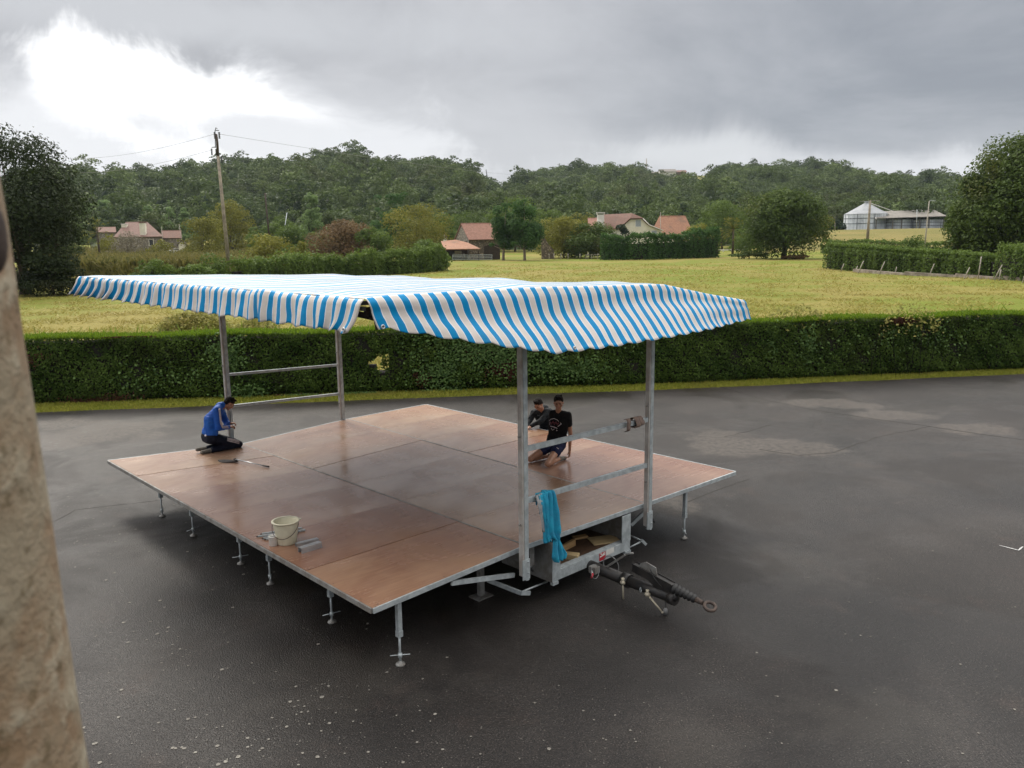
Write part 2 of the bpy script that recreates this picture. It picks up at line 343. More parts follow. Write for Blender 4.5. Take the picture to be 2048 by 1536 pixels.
# ------------------------------------------------------------------ terrain: meadow, rise on the right, wooded ridge
SKY = [(-300, 360), (170, 346), (240, 340), (290, 343), (330, 351), (360, 337), (430, 323), (500, 323), (560, 330), (620, 314), (660, 309), (700, 309), (760, 323), (830, 326), (900, 330), (945, 338), (968, 358), (1005, 378),
       (1040, 362), (1080, 350), (1150, 341), (1240, 339), (1300, 352), (1360, 353), (1415, 356), (1440, 338), (1500, 341), (1560, 332), (1640, 335), (1700, 345), (1780, 356), (1850, 358), (1920, 364), (2300, 380)]
def azel(px, py):
    d = ray(px, py); return math.degrees(math.atan2(d[0], d[1])), math.atan2(d[2], math.hypot(d[0], d[1]))
_a = [azel(*q) for q in SKY]; SKA = np.array([q[0] for q in _a]); SKE = np.array([q[1] for q in _a])
def sm(x, lo, hi):
    t = np.clip((x - lo) / (hi - lo), 0, 1); return t * t * (3 - 2 * t)
TREEH = 12.0
def ridge(az):
    az = np.asarray(az, float)
    rc = 760 + 360 * sm(az, -1.2, 3.0) - 60 * sm(az, 14, 30)
    rf = 300 - 30 * sm(az, -19, -12) + 5 * sm(az, -3, 6) + 95 * sm(az, 15, 19)
    e = np.interp(az, SKA, SKE); clear = sm(az, 9.2, 9.8) * (1 - sm(az, 13.4, 13.9))
    hc = CAMH + rc * np.tan(e) - TREEH * (1 - clear)
    return rf, rc, hc, clear
def terrain(x, y):
    x = np.asarray(x, float); y = np.asarray(y, float); r = np.hypot(x, y); az = np.degrees(np.arctan2(x, y))
    rf, rc, hc, _ = ridge(az)
    z = 6.6 * sm(r, 175, 330) * sm(az, 12, 22) + 2.2 * sm(r, 200, 330) * (1 - sm(az, 12, 22))
    t = np.clip((r - rf) / (rc - rf), 0, 1)
    front = (np.abs(az) < 90)
    hc = np.where(np.abs(az) > 40, hc * (1 - sm(np.abs(az), 40, 80)), hc)
    prof = .55 * t + .45 * sm(t, 0, 1)
    bumps = 5 * np.sin(az * 1.1 + r * .011) * np.sin(np.pi * t) + 4 * np.sin(az * 2.3 - r * .02) * np.sin(np.pi * t)
    z = z + (hc - z) * prof * front + bumps * front
    z = z - 13 * _ * sm(r, 500, 780) * (1 - sm(r, 880, 975))
    z = np.where(r > rc, z - (r - rc) * .10, z)
    near = sm(r, 32, 60)
    return np.where(np.hypot(x, y - 10) < 70, z * near, z) + .12 * np.sin(x * .09) * np.cos(y * .06) * near
def tz(x, y): return float(terrain(x, y))
def polar(name, rs, azs, m, dz=0.0):
    A, Rr = np.meshgrid(np.radians(azs), rs); x = Rr * np.sin(A); y = Rr * np.cos(A); z = terrain(x, y) + dz
    V = np.stack([x, y, z], -1).reshape(-1, 3); na = len(azs)
    i, j = np.meshgrid(np.arange(len(rs) - 1), np.arange(na - 1), indexing='ij'); q = i * na + j
    F = np.stack([q, q + 1, q + na + 1, q + na], -1).reshape(-1, 4)[:, ::-1]
    return tag(link(name, npmesh(name, V, F, smooth=True), m), kind='structure')
g = polar('meadow', np.concatenate([[0.5, 8, 16], np.arange(22, 120, 4), np.arange(120, 400, 8)]), np.linspace(-180, 180, 241), M['meadow'], -.03)
polar('hillside', np.concatenate([np.arange(268, 1240, 11), [1400, 1700]]), np.linspace(-75, 75, 301), M['hillfloor'], .02)
mt = M['meadow']

# the brown field below the silos and the pasture on the hilltop
def patch(name, az0, az1, r0, r1, m, dz, n=14):
    azs = np.linspace(az0, az1, n); rs = np.linspace(r0, r1, n)
    return polar(name, rs, azs, m, dz)
M['stubble'] = grass_mat('ripe_field', (.20, .165, .055), (.15, .14, .04), (.12, .10, .035), .05, 1.2)
patch('ripe_field', 18.5, 38, 215, 345, M['stubble'], .06)
patch('hilltop_pasture', 9.2, 13.9, 900, 1200, M['hillfield'], .5, 24)

# ------------------------------------------------------------------ pale lichen spots, cracks, chalk mark
def irregular(P, r, z, n=7, sq=1.0):
    a0 = rng.random() * 6; v = []
    for k in range(n):
        a = a0 + 6.283 * k / n; q = r * (.75 + .5 * rng.random()); v.append((P[0] + q * math.cos(a), P[1] + q * math.sin(a) * sq, z))
    return v
mb = MB()
cl = [(rng.uniform(120, 640), rng.uniform(1050, 1536)) for _ in range(14)] + [(520, 1450), (590, 1455), (680, 1460), (340, 1290), (370, 1280), (200, 1090), (240, 1080), (160, 1050), (1180, 1480), (1700, 1380)]
def lightspots(n, x0, x1, y0, y1, rmin, rmax):
    for _ in range(n):
        if rng.random() < .25:
            c = cl[rng.integers(len(cl))]; px, py = c[0] + rng.normal(0, 50), c[1] + rng.normal(0, 34)
        else: px, py = rng.uniform(x0, x1), rng.uniform(y0, y1)
        if py < 830: continue
        P = atz(px, min(py, 1560)); r = rmin + (rmax - rmin) * rng.random() ** 4
        q = P[:2] - TO; a, b = q @ TU, q @ TV
        mb.add(irregular(P, r, .005, 7), [tuple(range(7))])
lightspots(340, 80, 900, 930, 1560, .006, .024); lightspots(520, 600, 2060, 900, 1560, .005, .015); lightspots(260, 60, 500, 880, 1150, .008, .022)
M['lichen'] = pm('pale_lichen', (.24, .228, .20), (.13, .12, .105), 30, .8)
tag(mb.build('lichen_spots', M['lichen']), kind='stuff')
def strip(pts, w0, jitter, z=.003):
    mb = MB(); P = []
    for (x0, y0), (x1, y1) in zip(pts[:-1], pts[1:]):
        A, B = atz(x0, y0), atz(x1, y1); n = max(2, int(np.linalg.norm(B - A) / .18))
        P += [A + (B - A) * k / n for k in range(n)]
    P.append(B); v = []
    for i, q in enumerate(P):
        d = P[min(i+1, len(P)-1)] - P[max(i-1, 0)]; d /= np.linalg.norm(d); nn = np.array([-d[1], d[0], 0])
        q = q + nn * rng.normal(0, jitter); w = w0 * rng.uniform(.35, 1.4) / 2
        v += [(*(q + nn * w)[:2], z), (*(q - nn * w)[:2], z)]
    mb.add(v, [(2*i, 2*i+1, 2*i+3, 2*i+2) for i in range(len(P) - 1)]); return mb, P
M['crack'] = pm('crack_dirt', (.012, .011, .010), (.03, .026, .02), 12, .9)
for pts, w_ in (([(1440, 774), (1530, 800), (1640, 822), (1750, 838), (1860, 853), (1960, 868), (2080, 884)], .035), ([(1862, 853), (1760, 873), (1665, 905), (1600, 911), (1520, 899)], .03),
                ([(1448, 874), (1500, 862), (1540, 850)], .03), ([(60, 1062), (110, 1042), (150, 1020), (215, 1012), (330, 1000)], .014), ([(1360, 1010), (1448, 975), (1500, 958)], .02)):
    mb, P = strip(pts, w_, .012); tag(mb.build('asphalt_crack', M['crack']), kind='structure')
mb, P = strip([(1998, 1091), (2037, 1101), (2045, 1094), (2056, 1096)], .02, .001, .006)
M['chalk'] = pm('chalk', (.5, .5, .5), (.3, .3, .3), 30, .9); tag(mb.build('chalk_mark', M['chalk']), 'thin white chalk squiggle on the asphalt at the right edge', 'chalk mark')

# ------------------------------------------------------------------ grass tufts
def blades(P, h, w, lean=.35):
    n = len(P); a = rng.random(n) * 6.283; dx = np.stack([np.cos(a), np.sin(a), 0 * a], 1); ln = rng.normal(0, lean, (n, 3)); ln[:, 2] = 0
    h = np.broadcast_to(h, (n,))[:, None]; w = np.broadcast_to(w, (n,))[:, None]
    up = np.array([0, 0, 1.0]); T = P + up * h + ln * h
    V = np.stack([P - dx * w / 2, P + dx * w / 2, T + dx * w / 6, T - dx * w / 6], 1); return V.reshape(-1, 3), np.arange(n * 4).reshape(n, 4), rng.random(n)
M['grass'] = leafmat('grass_blades', (.13, .17, .018), (.34, .33, .06), .35, .4, (.25, .20, .07))
x = rng.uniform(-30, 32, 52000); lo = np.interp(x, *zip(*VA)) ; hi = np.interp(x, *zip(*VB)) + .1
y = lo + (hi - lo) * rng.random(len(x)) ** .9 + rng.normal(0, .04, len(x))
V, F, T = blades(np.stack([x, y, np.full_like(x, .0)], 1), rng.uniform(.03, .09, len(x)), .022, .6)
tag(link('verge_grass', npmesh('verge_grass', V, F, T), M['grass']), kind='stuff')
M['grass_meadow'] = leafmat('meadow_blades', (.20, .19, .032), (.32, .28, .08), .3, .05, (.30, .22, .09))
az = R(1) * rng.uniform(-36, 36, 210000); r = 27 / (1 - rng.random(210000) * (1 - 27 / 150)) 
x = r * np.sin(az); y = r * np.cos(az); keep = y > np.interp(x, *zip(*VB)) + 1.4; x, y, r = x[keep], y[keep], r[keep]
cl_ = np.sin(x * .9 + 2 * np.sin(y * .3)) + np.sin(y * 1.3 + x * .2) + rng.normal(0, .8, len(x)) > .2; x, y, r = x[cl_], y[cl_], r[cl_]
V, F, T = blades(np.stack([x, y, terrain(x, y) - .04], 1), rng.uniform(.04, .13, len(x)) * (1 + r / 120), .028 * (1 + r / 28), 1.9)
tag(link('meadow_grass', npmesh('meadow_grass', V, F, T), M['grass_meadow']), kind='stuff')

# ------------------------------------------------------------------ the clipped hedge
HH = 1.93
def hy(x): return np.interp(x, *zip(*VB))
def holes(x, z):    # one gap one can see through, and thin spots
    hx = HOLE[0]; return ((x - hx + .1 * np.sin(z * 9)) / .19) ** 2 + ((z - HOLE[1] + .1 * np.sin(x * 14)) / .28) ** 2 < 1 - .5 * rng.random(np.shape(x)) ** 2
_h = aty(762, 722, 24.9); HOLE = (float(_h[0]) , float(_h[2]))
M['hedge'] = leafmat('hedge_leaves', (.016, .040, .007), (.135, .205, .040), .28, 1.2, (.030, .034, .012), rough=.7)
M['hedge_top'] = leafmat('fresh_hedge_shoots', (.045, .085, .006), (.15, .235, .018), .4, 1.5)
M['ivy'] = leafmat('ivy_leaves', (.03, .07, .016), (.15, .24, .07), .25, 2, rough=.42)
M['twig'] = pm('woody_core', (.020, .016, .010), (.010, .010, .006), 5, .95)
M['dead'] = leafmat('dead_hedge_leaves', (.05, .022, .014), (.13, .055, .035), .2, 2)
hx0, hx1 = -32, 36
hedge = empty('clipped_hedge', (0, 25, 0), 0, 'long clipped dark green hedge with bright top between tarmac and meadow', 'hedge')
hedge_off = Vector((0, -25, 0))
mb = MB(); xs = np.arange(hx0, hx1, .25)
for x0 in xs:
    for z0, z1 in ((.02, .4), (.4, .6), (.6, .8), (.8, 1.0), (1.0, 1.2), (1.2, 1.4), (1.4, 1.6), (1.6, 1.78)):
        if ((x0 + .125 - HOLE[0]) / .33) ** 2 + (((z0 + z1) / 2 - HOLE[1]) / .36) ** 2 < 1: continue
        i = .10 if z0 > .1 else .2
        ya, yb = hy(x0) + i, hy(x0 + .25) + i
        mb.add([(x0, ya, z0), (x0 + .25, yb, z0), (x0 + .25, yb + .7, z0), (x0, ya + .7, z0), (x0, ya, z1), (x0 + .25, yb, z1), (x0 + .25, yb + .7, z1), (x0, ya + .7, z1)],
               [(0, 3, 2, 1), (4, 5, 6, 7), (0, 1, 5, 4), (1, 2, 6, 5), (2, 3, 7, 6), (3, 0, 4, 7)])
o = mb.build('woody_core', M['twig'], hedge); o.location = hedge_off
def surf(n, z0=.03):
    x = rng.uniform(hx0, hx1, n); z = z0 + (HH - z0) * rng.random(n)
    wob = .05 * np.sin(x * 1.7 + z * 2) + .04 * np.sin(x * 4.1 - z * 3.3) + .03 * np.sin(x * 9 + z * 7)
    y = hy(x) + wob - .02 + np.abs(rng.normal(0, .05, n)) + .14 * sm(.25 - z, 0, .25)
    k = ~holes(x, z); return np.stack([x, y, z], 1)[k]
P = surf(125000); cl2 = .5 + .25 * np.sin(P[:, 0] * 2.1 + 3 * np.sin(P[:, 2] * 2.3)) + .25 * np.sin(P[:, 2] * 5 + P[:, 0] * 1.3)
tint = np.clip(cl2 * .35 + rng.random(len(P)) ** 2 * .6, 0, 1)
D = np.tile(np.array([0, -1, .35]), (len(P), 1)); a1 = leaves(P, D, rng.uniform(.05, .115, len(P)), None, tint, .55)
n = 26000; x = rng.uniform(hx0, hx1, n); y = hy(x) + rng.uniform(.0, .95, n); P2 = np.stack([x, y, HH - .06 + rng.normal(0, .025, n) + .03 * np.sin(x * 1.3)], 1)
a2 = leaves(P2, np.tile(np.array([0, 0, 1.0]), (n, 1)), .08, None, rng.random(n) * .7, .6)
n = 14000; x = rng.uniform(hx0, hx1, n); P3 = np.stack([x, hy(x) + .9 + rng.normal(0, .04, n), rng.uniform(.1, HH, n)], 1); P3 = P3[~holes(P3[:, 0], P3[:, 2])]
a3 = leaves(P3, np.tile(np.array([0, 1, .2]), (len(P3), 1)), .12, None, None, .6)
V, F, T = merge([a1, a2, a3]); o = link('foliage', npmesh('foliage', V, F, T), M['hedge'], hedge); o.location = hedge_off
n = 70000; x = rng.uniform(hx0, hx1, n); P = np.stack([x, hy(x) + rng.uniform(-.03, .95, n), HH - .05 + rng.random(n) * .05 + .03 * np.sin(x * 1.3)], 1)
hs = rng.uniform(.03, .11, n); hs[rng.random(n) < .015] *= 3.2; V, F, T = blades(P, hs, .035, .6)
o = link('fresh_top_growth', npmesh('fresh_top_growth', V, F, T), M['hedge_top'], hedge); o.location = hedge_off; o['label'] = 'bright green fresh growth on the flat top'
pv = []
for px, py, sx, sz, n in ((980, 690, 1.9, .75, 2300), (880, 740, .8, .6, 500), (1130, 735, 1.2, .35, 600), (480, 700, .5, .5, 500), (515, 770, .6, .2, 160), (730, 800, .4, .12, 120), (1640, 700, .25, .6, 150), (1560, 690, .15, .5, 80), (1870, 690, 3, .5, 220), (620, 800, .5, .12, 120), (360, 740, 1.4, .5, 160), (1250, 660, 1.0, .5, 500), (1010, 630, 2.2, .18, 500)):
    c = aty(px, py, 25.1); x = c[0] + rng.normal(0, sx * .55, n); z = np.clip(c[2] + rng.normal(0, sz * .55, n), .05, HH + .06)
    P = np.stack([x, hy(x) - .05 - .04 * rng.random(n), z], 1); P = P[~holes(P[:, 0], P[:, 2])]
    pv.append(leaves(P, np.tile(np.array([0, -1, .5]), (len(P), 1)), rng.uniform(.05, .11, len(P)), rng.uniform(.04, .09, len(P)), None, .35))
V, F, T = merge(pv); o = link('ivy', npmesh('ivy', V, F, T), M['ivy'], hedge); o.location = hedge_off
pv = []
for px, py, sx, sz, n in ((1015, 735, .5, .3, 900), (960, 700, .4, .2, 300), (850, 750, .25, .25, 200), (610, 790, .7, .15, 350), (250, 780, 1, .2, 350), (1850, 650, .5, .12, 350), (300, 640, .6, .15, 200), (120, 700, .6, .3, 200)):
    c = aty(px, py, 25.1); x = c[0] + rng.normal(0, sx * .5, n); z = np.clip(c[2] + rng.normal(0, sz * .5, n), .05, HH)
    P = np.stack([x, hy(x) - .03, z], 1); pv.append(leaves(P, np.tile(np.array([0, -1, .3]), (len(P), 1)), .07, None, None, .6))
V, F, T = merge(pv); o = link('dead_foliage', npmesh('dead_foliage', V, F, T), M['dead'], hedge); o.location = hedge_off; o['label'] = 'reddish brown dead patches in the hedge face'
# brambles sprouting above and behind the hedge
M['bramble'] = leafmat('bramble_leaves', (.10, .11, .02), (.33, .31, .09), .4, 1, (.20, .13, .05))
def bramble(name, px0, px1, base, top, n, label):
    P = []; 
    for k in range(n):
        px = rng.uniform(px0, px1); yy = 26.4 + rng.random() * .5; c = aty(px, base, yy); f = math.sin(math.pi * (px - px0) / (px1 - px0)) ** .5
        zt = aty(px, top, yy)[2]; zt = 1.6 + (zt - 1.6) * f; z = 1.3 + (zt - 1.3) * rng.random() ** .8
        P.append((c[0], yy + rng.normal(0, .2), z))
    P = np.array(P); c0 = P.mean(0); o = empty(name, (c0[0], c0[1], 0), 0, label, 'bramble')
    V, F, T = leaves(P, np.tile(np.array([0, -.5, .8]), (n, 1)), rng.uniform(.07, .15, n), rng.uniform(.05, .10, n), None, .5)
    f = link('foliage', npmesh('foliage', V, F, T), M['bramble'], o); f.location = (-c0[0], -c0[1], 0)
    mb = MB()
    for k in range(16):
        q = P[rng.integers(n)]; b = Vector((q[0] + rng.normal(0, .3), q[1], .0)); t = Vector(q); mb.tube([b, (b + t) / 2 + Vector((rng.normal(0, .1), 0, .15)), t], [.008, .006, .003], 5)
    s = mb.build('stem', M['twig'], o); s.location = (-c0[0], -c0[1], 0)
bramble('bramble', 310, 470, 655, 622, 3000, 'yellow-green bramble sprouting behind the hedge at the far left, by the back left post')
bramble('bramble', 470, 560, 655, 632, 1300, 'small leafy bramble over the hedge top just right of the back left post')
bramble('bramble', 1525, 1660, 632, 607, 700, 'sparse bramble over the hedge beyond the right corner of the awning')
bramble('bramble', 1760, 1880, 630, 604, 300, 'sparse bramble above the hedge top toward the right edge')

# ================================================================== THE STAGE TRAILER
M['deckwood'] = None
def deck_mat():
    m, nt, p, out = newmat('wet_phenolic_plywood'); v = coords(nt, 'Object'); oi = N(nt, 'ShaderNodeObjectInfo')
    st = coords(nt, 'Object', (1.2, 14, 1)); big = noise_node(nt, v, .55, 4, .6, .5); grain = noise_node(nt, st, 1.6, 5, .65); spk = noise_node(nt, v, 42, 3, .7)
    c = mix_node(nt, smooth_node(nt, big, .36, .64), (.240, .142, .100), (.335, .243, .180))
    c = mix_node(nt, math_node(nt, 'MULTIPLY', smooth_node(nt, grain, .42, .68), .45), c, (.42, .30, .21))
    c = mix_node(nt, math_node(nt, 'MULTIPLY', smooth_node(nt, spk, .60, .74), .5), c, (.09, .055, .04))
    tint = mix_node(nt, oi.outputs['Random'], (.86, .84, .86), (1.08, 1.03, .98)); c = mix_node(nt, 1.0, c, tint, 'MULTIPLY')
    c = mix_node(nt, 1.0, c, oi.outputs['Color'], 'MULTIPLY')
    nt.links.new(c, p.inputs['Base Color'])
    wet = smooth_node(nt, noise_node(nt, v, .75, 5, .62, .8), .38, .66)
    r = N(nt, 'ShaderNodeMapRange'); r.inputs['To Min'].default_value = .24; r.inputs['To Max'].default_value = .07
    nt.links.new(wet, r.inputs['Value']); nt.links.new(math_node(nt, 'ADD', r.outputs[0], math_node(nt, 'MULTIPLY', grain, .12)), p.inputs['Roughness'])
    p.inputs['IOR'].default_value = 1.5
    bump_node(nt, p, math_node(nt, 'ADD', noise_node(nt, v, 3.5, 4, .6), math_node(nt, 'MULTIPLY', spk, .25)), .18, .01)
    return m
M['deckwood'] = deck_mat()
trailer = empty('stage_trailer', (TO[0], TO[1], 0), TYAW, 'galvanised mobile stage trailer with brown plywood deck and blue striped awning', 'stage trailer')
DZ = .835
def P2(q): return Vector((q[0], q[1]))
CF = [P2(atd(*q)) for q in ((745, 1217), (1050, 1090), (1290, 1006), (1470, 943))]      # along the front edge
CB = [P2(atd(*q)) for q in ((217, 921), (484, 888), (696, 838), (852, 809))]            # along the back edge
NP = 6
def dk(i, t): return CF[i].lerp(CB[i], t)
PCOL = [[(.92, .78, .68), (.70, .56, .51), (.80, .69, .65), (.92, .84, .82), (1.06, 1.03, 1.0), (1.12, 1.10, 1.06)], [(.92, .84, .72), (.90, .84, .72), (.86, .82, .78), (.92, .88, .86), (1.06, 1.03, 1.0), (1.14, 1.10, 1.05)], [(.98, .88, .86), (1.0, .88, .86), (.98, .88, .84), (1.02, .96, .90), (1.14, 1.10, 1.0), (1.26, 1.20, 1.05)]]   # worn and soaked board tones; far rows also paled to imitate reflected sky
mbs = MB()
for i in range(3):
    for j in range(NP):
        t0, t1 = j / NP, (j + 1) / NP
        q = [dk(i, t0), dk(i + 1, t0), dk(i + 1, t1), dk(i, t1)]; c = sum(q, Vector((0, 0))) / 4
        gap = .0022 if True else 0
        q = [c + (k - c) * (1 - gap / .6) for k in q]
        z1 = DZ + (.0012 * ((i * 7 + j * 3) % 4)); vs = [(*(k - c), z - DZ) for z in (DZ - .018, z1) for k in q]
        mb = MB().add(vs, [(0, 3, 2, 1), (4, 5, 6, 7), (0, 1, 5, 4), (1, 2, 6, 5), (2, 3, 7, 6), (3, 0, 4, 7)])
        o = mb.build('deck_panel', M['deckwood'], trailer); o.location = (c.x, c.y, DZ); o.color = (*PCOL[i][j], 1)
        for s in np.linspace(.04, .96, 10):                   # screws along the panel joints
            for tt, off in ((t0, .035),):
                k = dk(i, tt).lerp(dk(i + 1, tt), s + rng.normal(0, .006)); n_ = (dk(i, 1) - dk(i, 0)).normalized() * (off if rng.random() < .8 else off * 1.4)
                k = k + n_
                if rng.random() < .75: mbs.add([(k.x + .009 * math.cos(a), k.y + .009 * math.sin(a), DZ + .0065) for a in np.linspace(0, 5.2, 6)], [tuple(range(6))])
        if True:
            for tt in np.linspace(t0, t1, 6)[:-1]:
                for e, sgn in ((i, 1), (i + 1, -1)):
                    k = dk(e, tt) + (dk(3, tt) - dk(0, tt)).normalized() * sgn * .035
                    if rng.random() < .6: mbs.add([(k.x + .008 * math.cos(a), k.y + .008 * math.sin(a), DZ + .0065) for a in np.linspace(0, 5.2, 6)], [tuple(range(6))])
o = mbs.build('screw_heads', M['rust'], trailer); o['kind'] = 'stuff'
# seam strips between the wings and the body
for i in (1, 2):
    mb = MB(); a, b = dk(i, -.002), dk(i, 1.002); mb.beam((a.x, a.y, DZ - .004), (b.x, b.y, DZ - .004), .030, .016)
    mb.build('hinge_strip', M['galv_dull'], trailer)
def edge(i0, t0, i1, t1, out, name, m):
    a, b = dk(i0, t0), dk(i1, t1); n_ = Vector(out).normalized() * .013
    mb = MB(); mb.beam((a.x + n_.x, a.y + n_.y, DZ - .024), (b.x + n_.x, b.y + n_.y, DZ - .024), .022, .056)
    mb.beam((a.x - n_.x * .3, a.y - n_.y * .3, DZ - .045), (b.x - n_.x * .3, b.y - n_.y * .3, DZ - .045), .05, .012)
    return mb.build(name, m, trailer)
for i in range(3): edge(i, 0, i + 1, 0, (0, -1), 'front_edge_rail', M['galv'])
for i in range(3): edge(i, 1, i + 1, 1, (0, 1), 'back_edge_rail', M['galv'])
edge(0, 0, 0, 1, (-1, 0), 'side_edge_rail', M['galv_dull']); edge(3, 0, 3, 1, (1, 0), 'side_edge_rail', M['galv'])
mb = MB()
for i in range(3):
    for t in np.linspace(.01, .99, 13):
        a, b = dk(i, t), dk(i + 1, t); mb.beam((a.x, a.y, DZ - .045), (b.x, b.y, DZ - .045), .04, .05)
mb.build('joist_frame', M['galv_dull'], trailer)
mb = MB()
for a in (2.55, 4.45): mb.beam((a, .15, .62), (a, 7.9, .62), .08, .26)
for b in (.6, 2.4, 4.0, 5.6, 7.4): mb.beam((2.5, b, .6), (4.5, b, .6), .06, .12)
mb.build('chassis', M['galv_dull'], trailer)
for a in (2.25, 4.75):
    for b in (3.7, 4.5):
        mb = MB().lathe((a - .09, b, .31), [(.0, 0), (.15, .0), (.16, .03), (.29, .03), (.31, .06), (.31, .14), (.29, .18), (.1, .18), (0, .18)], 28, axis=(1, 0, 0)); mb.build('wheel', M['rubber'], trailer)

# adjustable legs
def leg(a, b, rot, tz_=.36):
    o = empty('leg', (a, b, 0)); o.parent = trailer
    mb = MB(); mb.beam((0, 0, tz_), (0, 0, DZ - .06), .052, .052); mb.beam((0, 0, tz_ - .02), (0, 0, tz_ + .05), .06, .06); mb.build('leg_tube', M['galv'], o)
    mb = MB().tube([(0, 0, .03), (0, 0, tz_ + .02)], .013, 8); mb.tube([(0, 0, .09), (0, 0, .14)], .024, 8); mb.build('threaded_rod', M['galv'], o)
    d = Vector((math.cos(rot), math.sin(rot), 0)) * .11; mb = MB().tube([Vector((0, 0, .115)) - d, Vector((0, 0, .125)) + d], .006, 6); mb.build('cross_handle', M['galv'], o)
    MB().lathe((0, 0, 0), [(0, .001), (.052, .001), (.055, .008), (.05, .022), (.02, .03), (.018, .05), (0, .05)], 16).build('foot_plate', M['galv_dull'], o)
for px, py, rot in ((325, 1033, .9), (387, 1072, .2), (482, 1128, -.4), (541, 1168, 1.2), (664, 1245, -.3), (801, 1330, -.7), (1368, 1077, .9)):
    q = atd(px, py, 0.0); leg(q.x, q.y, rot)
for b in (1.5, 3.1, 4.6, 6.2): leg(6.6, b, b)
# steady leg with square plate, fold-out braces
q = atd(962, 1193, 0.0)
o = empty('steady_leg', (q.x, q.y, 0)); o.parent = trailer
MB().beam((0, 0, .02), (0, 0, .62), .07, .07).beam((.05, 0, .2), (.05, 0, .26), .05, .05).build('leg_tube', M['galv_dull'], o)
MB().box((-.13, -.1, .002), (.13, .1, .014)).build('foot_plate', M['galv_dull'], o)
mb = MB()
A, B = atb(903, 1166, .03), atb(1028, 1150, .03); mb.beam(A, B, .03, .055); mb.build('wing_brace', M['galv'], trailer)
mb = MB(); A, B = atb(1180, 1045, .5), atb(1275, 1030, .1); mb.beam(tuple(atb(1262, 1050, .25)), tuple(atb(1292, 1022, .12)), .03, .05); mb.build('wing_brace', M['galv'], trailer)
mb = MB(); mb.beam(atb(975, 1160, .5), atb(1042, 1186, .02), .03, .05); mb.beam(atb(1042, 1186, .02), atb(1060, 1186, -.02), .03, .05); mb.tube([atb(1042, 1184, .02), atb(1095, 1163, .2)], .012, 6)
mb.build('step_bracket', M['galv'], trailer)
mb = MB(); mb.tube([atb(1258, 1070, .25), atb(1285, 1082, .0)], .012, 6); mb.tube([atb(1285, 1082, 0), atb(1250, 1099, .1)], .012, 6); mb.beam(atb(1283, 1080, 0), atb(1292, 1089, -.03), .03, .04)
mb.build('step_bracket', M['galv'], trailer)

# corner posts and guard rails
def post(a, b, z0, z1, nb, name='corner_post'):
    o = empty(name, (a, b, 0)); o.parent = trailer
    mb = MB(); mb.box((-.008, -.034, z0), (.058, .03, z1)); mb.build('steel_tube', M['galv'], o)
    mb = MB(); mb.box((-.042, -.030, z0 + .02), (-.011, .036, z1)); mb.build('steel_channel', M['post_old'], o)
    for z in (1.2, 2.3):
        MB().tube([(-.07, 0, z), (-.04, 0, z)], .012, 8).build('bolt', M['galv_dull'], o)
    if nb:
        mb = MB(); mb.box((-.058, -.05, z0 - .02), (.062, -.038, DZ - .08)); mb.box((.0, -.048, z0 - .04), (.05, .02, z0 - .021))
        for z in (z0 + .06, z0 + .2): mb.tube([(.03, -.066, z), (.03, -.03, z)], .011, 8)
        mb.build('foot_bracket', M['galv'], o)
        MB().tube([(.07, -.02, z0 + .1), (.12, -.04, z0 + .05)], .014, 8).sphere((.085, -.02, z0 + .1), .035, 10).build('locking_lever', M['black'], o)
    return o
pFL = atb(1047, 1090, -.06); pFR = atb(1296, 1003, -.06); pBL = ata(0, 0, 0)
aFL, aFR = atb(1046, 1000, -.07).x, atb(1296, 950, -.07).x
post(aFL, -.07, .52, 4.0, True); post(aFR, -.07, .52, 3.95, True)
bl = atb(459, 800, 7.98); br = atb(686, 800, 7.98)
post(bl.x, 8.06, .6, 4.0, False); post(br.x, 8.06, .6, 3.9, False)
for z, zz2 in ((2.13, 2.105), (1.485, 1.445)): MB().beam((aFL + .06, -.07, z), (aFR - .05, -.07, zz2), .045, .062).build('guard_rail', M['galv'], trailer)
for z, zz2 in ((2.117, 2.03), (1.50, 1.406)): MB().beam((bl.x + .06, 8.06, z), (br.x - .05, 8.06, zz2), .04, .05).build('guard_rail', M['galv'], trailer)

# front tool tray between the posts
o = empty('tool_tray', (0, 0, 0)); o.parent = trailer
a0, a1 = 2.76, 4.36
mb = MB(); mb.box((a0, -.005, .245), (a1, .045, .385)); mb.box((a0, .046, .365), (a1, .10, .387)); mb.build('tray_sill', M['galv'], o, .004)
MB().box((a0 + .01, .101, .33), (a1 - .01, 1.0, .345)).build('tray_floor', M['plywood_floor'], o)
MB().box((a0 - .006, -.006, .24), (a0 - .002, .95, .80)).build('side_plate', M['dark_sheet'] if 'dark_sheet' in M else M['galv_dull'], o)
MB().box((a1 + .002, .0, .24), (a1 + .006, .95, .78)).build('side_plate', M['galv_dull'], o)
MB().box((a0, 1.0, .33), (a1, 1.01, .78)).build('back_plate', M['galv_dull'], o)
for x0, x1 in ((a0 + .0, a0 + .145), (a1 - .19, a1 - .0)): MB().box((x0, -.012, .387), (x1, .002, .778)).build('upright_plate', M['galv'], o, .003)
MB().box((a0 + .0, -.02, .20), (a0 + .10, .03, .243)).build('step_foot', M['galv'], o); MB().box((a1 - .12, -.02, .20), (a1, .03, .243)).build('step_foot', M['galv'], o)
